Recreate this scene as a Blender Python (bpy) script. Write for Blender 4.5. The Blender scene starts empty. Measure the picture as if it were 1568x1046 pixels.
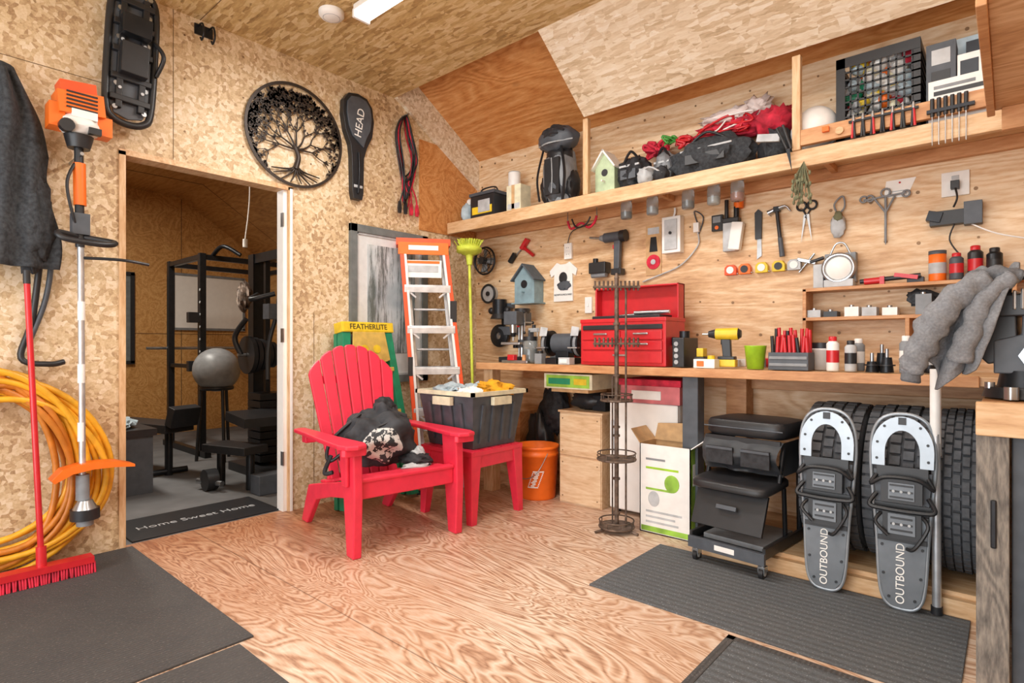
import bpy, math, random
from mathutils import Vector as V, Matrix as M, noise, Euler
R=random.Random(7)
PI=math.pi
def hexc(h):
    h=h.lstrip('#'); o=[]
    for i in (0,2,4):
        c=int(h[i:i+2],16)/255
        o.append(c/12.92 if c<=.04045 else ((c+.055)/1.055)**2.4)
    return (o[0],o[1],o[2],1)
# ---------------------------------------------------------------- materials
class NT:
    def __init__(s,name):
        s.m=bpy.data.materials.new(name); s.m.use_nodes=True; s.t=s.m.node_tree
        s.b=s.t.nodes['Principled BSDF']
    def n(s,typ,ins=None,**kw):
        nd=s.t.nodes.new(typ)
        for k,v in kw.items(): setattr(nd,k,v)
        if ins:
            for k,v in ins.items(): s.set(nd.inputs[k],v)
        return nd
    def set(s,inp,v):
        if isinstance(v,bpy.types.NodeSocket): s.t.links.new(v,inp)
        else: inp.default_value=v
    def math(s,op,a,b=0.0,clamp=False):
        nd=s.n('ShaderNodeMath',operation=op,use_clamp=clamp); s.set(nd.inputs[0],a); s.set(nd.inputs[1],b); return nd.outputs[0]
    def ramp(s,fac,stops,interp='LINEAR'):
        nd=s.n('ShaderNodeValToRGB'); nd.color_ramp.interpolation=interp
        e=nd.color_ramp.elements
        while len(e)<len(stops): e.new(.5)
        for i,(p,c) in enumerate(stops):
            e[i].position=p; e[i].color=hexc(c) if isinstance(c,str) else c
        s.set(nd.inputs[0],fac); return nd.outputs[0]
    def mix(s,f,a,b,blend='MIX'):
        nd=s.n('ShaderNodeMix',data_type='RGBA',blend_type=blend)
        s.set(nd.inputs[0],f); s.set(nd.inputs[6],a); s.set(nd.inputs[7],b); return nd.outputs[2]
    def coord(s): return s.n('ShaderNodeTexCoord').outputs['Object']
    def map(s,vec,rot=(0,0,0),scale=(1,1,1),loc=(0,0,0)):
        return s.n('ShaderNodeMapping',{'Vector':vec,'Rotation':rot,'Scale':scale,'Location':loc}).outputs[0]
    def noise(s,vec,scale,detail=2,rough=.5,dist=0):
        return s.n('ShaderNodeTexNoise',{'Vector':vec,'Scale':scale,'Detail':detail,'Roughness':rough,'Distortion':dist}).outputs[0]
    def bump(s,h,strength=.2,dist=.01):
        s.set(s.b.inputs['Normal'],s.n('ShaderNodeBump',{'Height':h,'Strength':strength,'Distance':dist}).outputs[0])
    def bc(s,c): s.set(s.b.inputs['Base Color'],c)
def simple(name,col,rough=.5,metal=0,var=.12,scale=18,bump=0,emit=0,trans=0):
    t=NT(name); c=hexc(col)
    nz=t.noise(t.coord(),scale,3)
    d=tuple(x*(1-var*1.6) for x in c[:3])+(1,); l=tuple(min(1,x*(1+var)) for x in c[:3])+(1,)
    t.bc(t.ramp(nz,[(.3,d),(.7,l)]))
    t.b.inputs['Roughness'].default_value=rough; t.b.inputs['Metallic'].default_value=metal
    if bump: t.bump(nz,bump,.004)
    if emit:
        t.b.inputs['Emission Color'].default_value=c; t.b.inputs['Emission Strength'].default_value=emit
    if trans: t.b.inputs['Transmission Weight'].default_value=trans
    return t.m
def osb(name,cols,fs=1.0):
    t=NT(name); co=t.coord(); vals=[]
    sc=t.n('ShaderNodeVectorMath',operation='SCALE')
    t.set(sc.inputs[0],t.n('ShaderNodeTexNoise',{'Vector':co,'Scale':12.0,'Detail':3.0}).outputs[1]); sc.inputs['Scale'].default_value=.03
    wob=t.n('ShaderNodeVectorMath',operation='ADD'); t.set(wob.inputs[0],co); t.set(wob.inputs[1],sc.outputs[0]); w=wob.outputs[0]
    for i,rot in enumerate([(.5,.45,.5),(-.7,2.0,-.6),(1.1,-.8,1.5),(2.2,.9,-1.1)]):
        mp=t.map(w,rot,(7*fs,46*fs,46*fs),(i*3.1,i,0))
        vo=t.n('ShaderNodeTexVoronoi',{'Vector':mp,'Scale':1.0})
        vals.append(t.n('ShaderNodeSeparateColor',{0:vo.outputs['Color']}).outputs[0])
    sel=t.n('ShaderNodeTexVoronoi',{'Vector':t.map(w,(.3,.2,.9),(10*fs,7.5*fs,8.5*fs)),'Scale':1.0})
    ss=t.n('ShaderNodeSeparateColor',{0:sel.outputs['Color']})
    a=t.mix(t.math('GREATER_THAN',ss.outputs[0],.5),vals[0],vals[1])
    b=t.mix(t.math('GREATER_THAN',ss.outputs[0],.75),vals[2],vals[3])
    v=t.mix(t.math('GREATER_THAN',ss.outputs[1],.5),a,b)
    big=t.noise(co,1.5,4)
    fine=t.noise(t.map(co,(.4,.3,.7),(18,95,95)),1,4,.6)
    spk=t.noise(co,30,4,.7)
    vv=t.math('ADD',t.math('MULTIPLY',v,.34),t.math('ADD',t.math('MULTIPLY',big,.44),t.math('MULTIPLY',fine,.38)))
    col=t.ramp(vv,list(zip([.28,.42,.56,.70,.88],cols)))
    dk=t.ramp(spk,[(.60,(0,0,0,1)),(.72,(1,1,1,1))])
    col=t.mix(t.math('MULTIPLY',dk,.30),col,hexc('#8c6640'))
    t.bc(col); t.b.inputs['Roughness'].default_value=.6
    t.bump(v,.12,.002); return t.m
def ply(name,cols,grain='x',rings=9,knots=True,freq=1.0,rough=.5,contrast=1.0,blot=None):
    t=NT(name); co=t.coord()
    sc={'x':(.55,3.2,3.2),'y':(3.2,.55,3.2),'z':(3.2,3.2,.55)}[grain]
    sc=tuple(a*freq for a in sc)
    mp=t.map(co,(0,0,0),sc)
    n1=t.noise(mp,1.0,2.5,.5,.6)
    fr=t.math('FRACT',t.math('MULTIPLY',n1,rings*2.2))
    tri=t.math('ABSOLUTE',t.math('SUBTRACT',fr,.5))
    fg=t.noise(t.map(co,(0,0,0),tuple(a*22 for a in sc)),1.0,3,.6)
    big=t.noise(co,.9,3)
    v=t.math('ADD',t.math('MULTIPLY',tri,.55*contrast),t.math('ADD',t.math('MULTIPLY',fg,.5),t.math('MULTIPLY',big,.35)))
    col=t.ramp(v,list(zip([.28,.45,.6,.82],cols)))
    if knots:
        vo=t.n('ShaderNodeTexVoronoi',{'Vector':t.map(co,(0,0,0),{'x':(2.2,4,4),'y':(4,2.2,4),'z':(4,4,2.2)}[grain]),'Scale':1.0})
        k=t.ramp(vo.outputs['Distance'],[(.05,(1,1,1,1)),(.11,(0,0,0,1))])
        col=t.mix(t.math('MULTIPLY',k,.4),col,hexc('#9a6232'))
    if blot:
        m=t.ramp(t.noise(co,1.1,4,.6),[(.42,(0,0,0,1)),(.62,(1,1,1,1))])
        col=t.mix(t.math('MULTIPLY',m,.5),col,hexc(blot))
    t.bc(col); t.b.inputs['Roughness'].default_value=rough; t.bump(fg,.08,.002); return t.m

OSBW=osb('osb_wall',['#8f7050','#b99a74','#d2b890','#e2ccac','#efe1cc'])
OSBC=osb('osb_ceiling',['#86693f','#b08e5a','#caab74','#dac193','#e8d4b0'])
OSBS=osb('osb_slope_pale',['#a48b6e','#cab291','#ddc8ab','#e9dac2','#f4ebdd'],fs=1.1)
PLYW=ply('plywood_wall',['#b58961','#d3ab80','#e4c7a2','#efdac0'],'x',rings=7,contrast=.6)
PLYO=ply('plywood_orange',['#a36331','#c17f44','#d2955a','#e1b07b'],'x',rings=7,contrast=.7)
PLYU=ply('plywood_under',['#aa7b51','#c7996d','#dab38a','#e8ccab'],'x',rings=7,contrast=.8)
t=NT('plywood_floor'); co=t.coord()
mp=t.map(co,(0,0,.12),(1.0,3.6,1)); n1=t.noise(mp,1.1,3,.55,.9)
rg=t.math('FRACT',t.math('MULTIPLY',n1,24.0)); tri=t.math('ABSOLUTE',t.math('SUBTRACT',rg,.5))
fg=t.noise(t.map(co,(0,0,.12),(14,90,1)),1,3,.6); big=t.noise(co,1.0,4,.6)
v=t.math('ADD',t.math('MULTIPLY',tri,.80),t.math('ADD',t.math('MULTIPLY',fg,.5),t.math('MULTIPLY',big,.25)))
c=t.ramp(v,[(.30,'#8e6a54'),(.44,'#b8957b'),(.58,'#d1b59c'),(.85,'#e6d7c6')])
m=t.ramp(t.noise(co,1.3,5,.65),[(.42,(0,0,0,1)),(.60,(1,1,1,1))])
c=t.mix(t.math('MULTIPLY',m,.38),c,hexc('#bc8a64'))
st=t.ramp(t.noise(co,5,5,.7),[(.60,(0,0,0,1)),(.75,(1,1,1,1))]); c=t.mix(t.math('MULTIPLY',st,.3),c,hexc('#7a6455'))
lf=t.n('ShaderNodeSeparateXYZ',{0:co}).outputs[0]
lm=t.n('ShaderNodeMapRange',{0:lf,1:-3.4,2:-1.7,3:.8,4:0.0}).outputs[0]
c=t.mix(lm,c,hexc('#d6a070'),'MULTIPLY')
sx=t.n('ShaderNodeSeparateXYZ',{0:co})
sm=t.math('LESS_THAN',t.math('ABSOLUTE',t.math('ADD',sx.outputs[1],-1.28)),.003)
c=t.mix(t.math('MULTIPLY',sm,.6),c,hexc('#5e4028'))
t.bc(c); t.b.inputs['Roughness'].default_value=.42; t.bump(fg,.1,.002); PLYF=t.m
PLYG=ply('plywood_gym',['#9a6836','#bd884a','#d09e60','#deb27a'],'x',rings=6,contrast=.6,knots=False)
WOOD=ply('lumber_pale',['#b5885a','#d0a87c','#e0c098','#ebd3b6'],'x',rings=4,knots=True,contrast=.5)
WOODZ=ply('lumber_upright',['#b5885a','#d0a87c','#e0c098','#ebd3b6'],'z',rings=4,knots=False,contrast=.5)
WOODO=ply('lumber_orange',['#a26b40','#c08858','#d09d6e','#deb388'],'x',rings=5,knots=True,contrast=.5)
CRATE=ply('crate_wood',['#bc946a','#d3b08a','#dfc29e','#ebd5b8'],'x',rings=6,contrast=.6)
WEATH=ply('weathered_wood',['#4b4743','#6f6963','#8f877d','#aea598'],'z',rings=5,freq=2,contrast=.6,rough=.8)
CONC=simple('concrete_floor','#6b6b6c',.8,var=.2,scale=3)
def matmat(name,base,rib,axis,fleck,fa=.72,ns=130):
    t=NT(name); co=t.coord(); 
    w=t.n('ShaderNodeTexWave',{'Vector':co,'Scale':rib,'Distortion':.3},bands_direction=axis)
    n=t.noise(co,ns,3,.75); n2=t.noise(co,3,4,.7)
    col=t.ramp(n,[(.35,hexc(base)),(fa-.08,tuple(x*1.5 for x in hexc(base)[:3])+(1,)),(fa,hexc(fleck))])
    col=t.mix(t.math('MULTIPLY',w.outputs[1],.3),col,(.012,.012,.014,1))
    col=t.mix(t.math('MULTIPLY',n2,.28),col,hexc('#7d776e'))
    t.bc(col); t.b.inputs['Roughness'].default_value=.85; t.bump(w.outputs[1],.5,.004); return t.m
RUB=matmat('rubber_mat_ribbed','#323133',20,'X','#7a7672',.68,130)
RUB2=matmat('carpet_mat_flecked','#484d52',8,'Y','#a9afb2',.69,150)
RED=simple('red_plastic','#e2314a',.38,var=.05)
REDP=simple('red_paint','#c9262e',.3,var=.06)
BLK=simple('black_plastic','#232427',.42)
BLKM=simple('black_metal','#2c2e32',.35,.6)
DGR=simple('dark_grey_plastic','#4c5158',.5)
GRY=simple('grey_plastic','#84888c',.5)
LGR=simple('light_grey','#b9bcbe',.5)
WHT=simple('white_plastic','#eceae6',.45,var=.04)
STEEL=simple('steel','#b5b9bd',.28,.9)
ALU=simple('aluminium','#cdd0d4',.35,.7)
SNOW=simple('snowshoe_deck_grey','#6a6f74',.4,.3,var=.08)
SNOWA=simple('snowshoe_frame_light','#a3abb2',.35,.4,var=.05)
ORG=simple('orange_plastic','#f0711f',.42,var=.05)
ORGR=simple('orange_red','#ea5426',.4,var=.05)
YEL=simple('yellow_plastic','#e6c52e',.45)
HOSE=simple('yellow_hose','#ecae2c',.42)
HOSEO=simple('amber_hose','#c97a26',.45)
LIME=simple('lime_bristle','#ccd94a',.6)
GRN=simple('green_paint','#1f8a63',.45)
LGRN=simple('lime_cup','#9ccb2c',.35)
GBOX=simple('green_print','#94c244',.6,var=.3,scale=9)
CREAM=simple('cream_lid','#ded8bb',.5)
CARD=simple('cardboard','#c9a274',.8)
RUBR=simple('tyre_rubber','#45474b',.75,bump=.3,scale=60)
RUBT=simple('tyre_tread','#54565a',.8,scale=60)
RUST=simple('rusty_metal','#6d5c50',.6,.4,var=.4,scale=30)
BLUEG=simple('blue_grey_paint','#86a0a9',.6)
SHING=simple('dark_shingle','#566068',.8)
CLOTH=simple('grey_cloth','#808286',.97,bump=.35,scale=130,var=.14)
CLOTHD=simple('grey_cloth_rib','#6a6c70',.97,bump=.35,scale=130,var=.14)
DCLOTH=simple('charcoal_cloth','#3a3d41',.95,bump=.4,scale=60,var=.3)
BLKCL=simple('black_nylon','#2a2b2f',.7,bump=.4,scale=40,var=.35)
POUCH=simple('pouch_nylon','#323539',.55,var=.12,scale=8)
ORCL=simple('orange_cloth','#e6a21c',.9)
BLCL=simple('pale_blue_plastic','#b4c6cf',.5)
REDC=simple('red_cloth','#c8283f',.85,var=.3)
PINK=simple('red_white_box','#cf7377',.7,var=.3,scale=6)
HERB=simple('dried_herb','#77785c',.95)
GLASS=simple('jar_glass','#d2dbdd',.08,trans=.75)
SEAM=simple('panel_seam','#6b5236',.8)
SCREW=simple('screw_head','#8a6a4a',.5,.3)
PLATE=simple('plate_white','#f3f1ec',.5,var=.02)
LED=simple('led_diffuser','#ffffff',.4,emit=6,var=0)
BALL=simple('gym_ball_grey','#8a8c8e',.4)
FRAMEG=simple('grey_frame','#6f7473',.6)
BRNZ=simple('bronze_brown_metal','#3a312b',.45,.4)
FOIL=simple('green_foil','#4d9a3f',.5)
WRAP=simple('clear_plastic_wrap','#dccbc5',.3)
MINT=simple('mint_paint','#b7c9a4',.6)
TANB=simple('tan_board','#cfae57',.6)
MATW=simple('picture_mat_white','#d9dcdc',.5,var=.05)
t=NT('printed_bag'); co=t.coord(); 
n=t.noise(co,26,3,.6); 
dist=t.n('ShaderNodeVectorMath',{0:t.map(co,(0,0,0),(1,1,1.0)),1:(.15,-.06,.16)},operation='DISTANCE').outputs['Value']
msk=t.math('MULTIPLY',t.math('LESS_THAN',dist,.125),t.math('GREATER_THAN',n,.49))
t.bc(t.mix(msk,t.ramp(t.noise(co,9,3),[(.3,'#222326'),(.7,'#3b3d42')]),hexc('#c9c8c5'))); t.b.inputs['Roughness'].default_value=.75; t.bump(t.noise(co,12,3),.4,.01); PRINT=t.m
t=NT('pane_painted_reflection'); co=t.coord()  # reflection of sky and tree trunks painted into the pane's base colour
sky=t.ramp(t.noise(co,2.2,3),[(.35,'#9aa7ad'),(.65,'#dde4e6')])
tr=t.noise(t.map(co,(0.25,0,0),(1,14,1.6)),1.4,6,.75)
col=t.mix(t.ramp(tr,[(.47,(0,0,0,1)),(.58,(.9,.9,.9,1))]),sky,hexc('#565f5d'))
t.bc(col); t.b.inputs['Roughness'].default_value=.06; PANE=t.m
# ---------------------------------------------------------------- builder
def basis(a):
    a=V(a).normalized(); h=V((0,0,1)) if abs(a.z)<.9 else V((1,0,0)); u=h.cross(a).normalized(); return u,a.cross(u),a
def cr(pts,k=6,closed=False):
    P=[V(p) for p in pts]; n=len(P); out=[]
    rng=n if closed else n-1
    for i in range(rng):
        if closed: a,b,c,d=P[(i-1)%n],P[i],P[(i+1)%n],P[(i+2)%n]
        else: a,b,c,d=P[max(i-1,0)],P[i],P[i+1],P[min(i+2,n-1)]
        for j in range(k):
            t=j/k; out.append(.5*((2*b)+(c-a)*t+(2*a-5*b+4*c-d)*t*t+(3*b-a-3*c+d)*t**3))
    if not closed: out.append(P[-1])
    return out
HEX=[(0,1,3,2),(4,6,7,5),(0,4,5,1),(2,3,7,6),(0,2,6,4),(1,5,7,3)]
class B:
    def __init__(s,name,T=None):
        s.name=name; s.v=[];s.f=[];s.mi=[];s.sm=[];s.mats=[]; s.T=T or M.Identity(4)
    def add(s,vs,fs,mat,smooth=False):
        if mat not in s.mats: s.mats.append(mat)
        k=s.mats.index(mat); o=len(s.v)
        s.v+=[s.T@V(p) for p in vs]
        for f in fs: s.f.append(tuple(i+o for i in f)); s.mi.append(k); s.sm.append(smooth)
    def bx(s,x0,x1,y0,y1,z0,z1,mat):
        s.add([(x,y,z) for x in(x0,x1) for y in(y0,y1) for z in(z0,z1)],HEX,mat)
    def box(s,c,d,mat,rot=(0,0,0)):
        E=Euler(rot).to_matrix(); c=V(c)
        s.add([c+E@V((x*d[0]/2,y*d[1]/2,z*d[2]/2)) for x in(-1,1) for y in(-1,1) for z in(-1,1)],HEX,mat)
    def tbox(s,p,q,s0,s1,mat):
        a=[(p[0]+x*s0[0]/2,p[1]+y*s0[1]/2,p[2]) for x in(-1,1) for y in(-1,1)]
        c=[(q[0]+x*s1[0]/2,q[1]+y*s1[1]/2,q[2]) for x in(-1,1) for y in(-1,1)]
        s.add([a[0],c[0],a[1],c[1],a[2],c[2],a[3],c[3]],HEX,mat)
    def cyl(s,p1,p2,r,mat,r2=None,n=16,cap=True):
        p1=V(p1);p2=V(p2); u,v,a=basis(p2-p1); r2=r if r2 is None else r2
        vs=[p1+(u*math.cos(2*PI*i/n)+v*math.sin(2*PI*i/n))*r for i in range(n)]+[p2+(u*math.cos(2*PI*i/n)+v*math.sin(2*PI*i/n))*r2 for i in range(n)]
        s.add(vs,[(i,(i+1)%n,n+(i+1)%n,n+i) for i in range(n)],mat,True)
        if cap: s.add(vs,[tuple(range(n))[::-1],tuple(range(n,2*n))],mat)
    def lathe(s,o,ax,prof,mat,n=24,closed=False):
        o=V(o);u,v,a=basis(ax)
        vs=[o+(u*math.cos(2*PI*i/n)+v*math.sin(2*PI*i/n))*r+a*h for i in range(n) for r,h in prof]
        k=len(prof); fs=[]
        for i in range(n):
            j=(i+1)%n
            for q in range(k if closed else k-1):
                w=(q+1)%k; fs.append((i*k+q,j*k+q,j*k+w,i*k+w))
        s.add(vs,fs,mat,True)
    def torus(s,o,ax,Rr,r,mat,n=28,m=8):
        s.lathe(o,ax,[(Rr+r*math.cos(2*PI*i/m),r*math.sin(2*PI*i/m)) for i in range(m)],mat,n,True)
    def sph(s,c,r,mat,n=14,nz=0,ns=3,seed=0,flat=None):
        if not hasattr(r,'__len__'): r=(r,r,r)
        c=V(c); vs=[];fs=[]; k=n; m=2*n
        for i in range(k+1):
            th=PI*i/k
            for j in range(m):
                ph=2*PI*j/m; d=V((math.sin(th)*math.cos(ph),math.sin(th)*math.sin(ph),math.cos(th)))
                q=1+(noise.noise(d*ns+V((seed*7.3,seed,0)))*nz if nz else 0)
                if nz: q+=noise.noise(d*ns*3+V((seed,5,seed*2)))*nz*.25
                p=V((d.x*r[0],d.y*r[1],d.z*r[2]))*q
                if flat is not None and p.z<flat: p.z=flat
                vs.append(c+p)
        for i in range(k):
            for j in range(m): fs.append((i*m+j,(i+1)*m+j,(i+1)*m+(j+1)%m,i*m+(j+1)%m))
        s.add(vs,fs,mat,True)
    def tube(s,pts,r,mat,n=8,closed=False,k=6,nz=0):
        P=cr(pts,k,closed) if k>1 else [V(p) for p in pts]; vs=[];N=len(P); pu=None
        for i,p in enumerate(P):
            a=(P[(i+1)%N]-P[i-1]) if closed else (P[min(i+1,N-1)]-P[max(i-1,0)])
            if a.length<1e-9: a=V((0,0,1))
            a.normalize()
            if pu is None: u,v,_=basis(a)
            else:
                u=(pu-a*pu.dot(a)); 
                if u.length<1e-6: u,_,_=basis(a)
                u.normalize(); v=a.cross(u)
            pu=u
            rr=r(i/(N-1)) if callable(r) else r
            for j in range(n):
                dv=u*math.cos(2*PI*j/n)+v*math.sin(2*PI*j/n)
                q=p+dv*rr
                if nz: q=p+dv*rr*(1+nz*noise.noise(q*28)+nz*.4*math.sin(i*1.3+j))
                vs.append(q)
        fs=[]
        for i in range(N if closed else N-1):
            q=(i+1)%N
            for j in range(n): fs.append((i*n+j,i*n+(j+1)%n,q*n+(j+1)%n,q*n+j))
        s.add(vs,fs,mat,True)
        if not closed: s.add(vs,[tuple(range(n))[::-1],tuple(range((N-1)*n,N*n))],mat)
    def plate(s,pts,o,ux,uy,th,mat,smooth=False):
        o=V(o);ux=V(ux).normalized();uy=V(uy).normalized();nn=ux.cross(uy)*th
        a=[o+ux*p[0]+uy*p[1] for p in pts]; b=[q+nn for q in a]; n=len(a)
        s.add(a+b,[tuple(range(n))[::-1],tuple(range(n,2*n))]+[(i,(i+1)%n,n+(i+1)%n,n+i) for i in range(n)],mat,smooth)
    def grid(s,fn,nu,nv,mat):
        vs=[fn(i/nu,j/nv) for i in range(nu+1) for j in range(nv+1)]
        s.add(vs,[(i*(nv+1)+j,(i+1)*(nv+1)+j,(i+1)*(nv+1)+j+1,i*(nv+1)+j+1) for i in range(nu) for j in range(nv)],mat,True)
    def done(s,bevel=0,solid=0,rec=True,seg=2):
        if rec:
            xs=[p.x for p in s.v];ys=[p.y for p in s.v];zs=[p.z for p in s.v]
            o=V(((min(xs)+max(xs))/2,(min(ys)+max(ys))/2,min(zs)))
        else: o=V((0,0,0))
        me=bpy.data.meshes.new(s.name); me.from_pydata([p-o for p in s.v],[],s.f); 
        for m in s.mats: me.materials.append(m)
        me.polygons.foreach_set('material_index',s.mi); me.polygons.foreach_set('use_smooth',s.sm); me.update()
        ob=bpy.data.objects.new(s.name,me); ob.location=o; bpy.context.collection.objects.link(ob)
        if solid:
            md=ob.modifiers.new('solid','SOLIDIFY'); md.thickness=solid; md.offset=0
        if bevel:
            md=ob.modifiers.new('bevel','BEVEL'); md.width=bevel; md.segments=seg; md.limit_method='ANGLE'; md.angle_limit=math.radians(50)
        return ob
def TR(x,y,z=0,rz=0,rx=0,ry=0):
    return M.Translation((x,y,z))@M.Rotation(rz,4,'Z')@M.Rotation(ry,4,'Y')@M.Rotation(rx,4,'X')
def textm(parent,body,o,ux,uy,size,mat,name='lettering',ext=.0008):
    ux=V(ux).normalized();uy=V(uy).normalized();n=ux.cross(uy)
    m=M((ux,uy,n)).transposed()
    cu=bpy.data.curves.new(name,'FONT'); cu.body=body; cu.size=size; cu.extrude=ext; cu.align_x='CENTER'; cu.align_y='CENTER'
    cu.materials.append(mat); ob=bpy.data.objects.new(name,cu); bpy.context.collection.objects.link(ob)
    ob.parent=parent; ob.location=V(o)-parent.location; ob.rotation_euler=m.to_euler(); return ob
XA=-3.55; YB=3.58; XC=.80; YF=-1.7
# ---------------------------------------------------------------- room shell
b=B('wall_left')
for y0,y1,z0,z1 in [(YF,.915,0,3.5),(1.85,YB+.1,0,3.5),(.915,1.85,2.105,3.5)]: b.bx(XA-.1,XA,y0,y1,z0,z1,OSBW)
b.done(rec=False)
b=B('wall_back'); b.bx(-7.9,XC,YB,YB+.1,0,3.4,PLYW); b.done(rec=False)
b=B('wall_right'); b.bx(XC,XC+.1,YF,YB+.1,0,3.4,PLYW); b.done(rec=False)
b=B('wall_front')
b.bx(-7.9,-3.1,YF-.1,YF,0,3.4,OSBW); b.bx(.4,XC,YF-.1,YF,0,3.4,OSBW); b.bx(-3.1,.4,YF-.1,YF,2.3,3.4,OSBW); b.done(rec=False)  # unseen wall; its wide opening is added to let light in
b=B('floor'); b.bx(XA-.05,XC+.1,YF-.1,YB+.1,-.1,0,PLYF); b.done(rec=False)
b=B('floor_gym'); b.bx(-7.9,XA-.05,YF-.1,YB+.1,-.1,-.002,CONC); b.done(rec=False)
b=B('ceiling')
b.bx(XA,XC,-.75,2.69,2.97,3.0,OSBC)
b.plate([(-.75,2.97),(-1.8,2.32),(-1.8,2.36),(-.75,3.0)],(XA,0,0),(0,1,0),(0,0,1),XC-XA,OSBC); b.done(rec=False)
b=B('ceiling_roof_deck'); b.plate([(2.3,3.485),(YB+.05,2.66),(YB+.05,2.72),(2.3,3.545)],(-7.9,0,0),(0,1,0),(0,0,1),XC+7.9,PLYO); b.done(rec=False)
b=B('ceiling_slope_panel')
b.plate([(2.66,2.985),(3.17,2.597),(3.178,2.607),(2.67,2.995)],(-2.14,0,0),(0,1,0),(0,0,1),XC+2.14,OSBS); b.done(rec=False)
b=B('trim_6'); b.bx(XA,-2.16,2.655,2.688,3.0,3.02,BLK); b.done(rec=False)
b=B('wall_gym_far'); b.bx(-7.9,-7.8,YF,YB,0,3.4,PLYG)
b.done(rec=False)
b=B('trim_8')
for y in(.2,1.42,2.64): b.bx(-7.8,-7.796,y,y+.006,0,2.93,SEAM)
b.bx(-7.8,-7.796,YF,YB,1.22,1.226,SEAM)
for x in(-7.0,-5.8,-4.6): b.plate([(0,2.93),(2.6,2.93),(3.55,2.32),(3.55,2.318),(2.6,2.926),(0,2.926)],(x,0,0),(0,1,0),(0,0,1),.006,SEAM)
b.bx(-7.8,-7.76,YB-.04,YB,0,2.3,WOODZ)
b.done(rec=False)
b=B('ceiling_gym'); b.bx(-7.8,XA-.1,.0,2.6,2.93,2.96,PLYG)
b.plate([(2.6,2.93),(YB,2.3),(YB,2.33),(2.6,2.96)],(-7.8,0,0),(0,1,0),(0,0,1),4.15,PLYG); 
b.plate([(0,2.93),(-1.7,1.9),(-1.7,1.93),(0,2.96)],(-7.8,0,0),(0,1,0),(0,0,1),4.15,PLYG); b.done(rec=False)
b=B('wall_gym_back'); b.bx(-7.8,XA-.1,YB-.006,YB,0,2.4,PLYG); b.done(rec=False)
b=B('trim_1'); b.plate([(2.69,2.97),(2.80,3.19),(3.58,2.70),(3.58,2.44)],(XA,0,0),(0,1,0),(0,0,1),.035,OSBS); b.done(rec=False)
b=B('trim_2')
b.bx(XA-.1,XA+.012,.90,.93,0,2.11,WOODZ); b.bx(XA-.1,XA+.012,1.835,1.865,0,2.11,WOODZ); b.bx(XA-.1,XA+.012,.90,1.865,2.09,2.12,WOOD)
b.bx(XA-.09,XA-.01,1.81,1.836,0,2.09,PLATE); b.bx(XA+.012,XA+.016,1.845,1.862,0,2.1,PLATE)
for z in(.3,1.1,1.85): b.bx(XA-.03,XA+.0,1.803,1.811,z,z+.09,STEEL)
b.done(rec=False)
b=B('trim_3')
for y,z0,z1 in [(1.16,2.13,2.97),(2.02,0,1.3)]: b.bx(XA,XA+.0015,y,y+.003,z0,z1,SEAM)
b.bx(XA,XA+.0015,YF,1.0,2.44,2.443,SEAM)
b.bx(XA,XC,1.3,1.303,2.968,2.971,SEAM); b.bx(-1.1,-1.097,YF,2.6,2.968,2.971,SEAM)
b.done(rec=False)
b=B('trim_4'); b.bx(XA,XA+.008,2.93,YB,2.0,2.72,PLYO); b.done(rec=False)
b=B('trim_5'); b.bx(-1.2,-.1,2.86,2.9,0,.07,WOOD); b.bx(-1.2,-.1,2.9,YB,.07,.09,WOOD); b.bx(-.1,-.06,2.86,YB,0,.09,WOOD); b.done(rec=False)
b=B('screw_heads')  # screw heads on the walls and roof deck
for z in (1.15,1.35,1.62,1.85,2.2,2.45,2.62):
    x=-3.5
    while x<.7:
        xx=x+R.uniform(-.03,.03); zz=z+R.uniform(-.02,.02)
        b.cyl((xx,YB+.001,zz),(xx,YB-.003,zz),.009 if R.random()<.5 else .006,SCREW,n=8); x+=R.choice([.16,.2,.24])
for i in range(40):
    y=R.uniform(2.75,3.5); x=-3.4+R.randint(0,8)*.4+R.uniform(-.02,.02); z=2.66+(YB+.05-y)*.66
    b.cyl((x,y,z),(x,y-.003,z-.006),.012,SCREW,n=8)
for z in(2.3,2.6,2.85):
    for y in(1.22,1.55,2.0,2.6): b.cyl((XA,y,z),(XA+.002,y,z),.006,SCREW,n=8)
b.done(rec=False)
b=B('wall_back_lower'); b.bx(XA,-.1,YB-.006,YB,0,.9,PLYU); b.done(rec=False)
b=B('framed_pane')  # opaque framed picture on the wall, its pane carrying the painted reflection
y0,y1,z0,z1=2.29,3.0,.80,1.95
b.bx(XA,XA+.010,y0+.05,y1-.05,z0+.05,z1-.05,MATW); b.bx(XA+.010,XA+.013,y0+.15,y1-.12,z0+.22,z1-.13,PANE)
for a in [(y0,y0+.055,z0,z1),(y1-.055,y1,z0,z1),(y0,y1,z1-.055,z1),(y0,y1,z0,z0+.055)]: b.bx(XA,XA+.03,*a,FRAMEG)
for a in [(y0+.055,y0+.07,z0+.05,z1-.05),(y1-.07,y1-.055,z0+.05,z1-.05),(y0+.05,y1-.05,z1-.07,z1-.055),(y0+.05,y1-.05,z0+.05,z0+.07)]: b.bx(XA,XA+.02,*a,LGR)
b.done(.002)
def flat(name,x0,x1,y0,y1,th,mat,z=0,border=None):
    b=B(name); b.bx(x0,x1,y0,y1,z,z+th,mat)
    if border: 
        for a in [(x0,x0+.03,y0,y1),(x1-.03,x1,y0,y1),(x0,x1,y0,y0+.03),(x0,x1,y1-.03,y1)]: b.bx(*a,z+th,z+th+.002,border)
    return b.done(.002)
flat('rubber_floor_mat',XA+.01,-2.11,-1.2,.96,.008,RUB)
flat('rubber_floor_mat',-2.09,-1.0,-.9,.9,.008,RUB)
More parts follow.
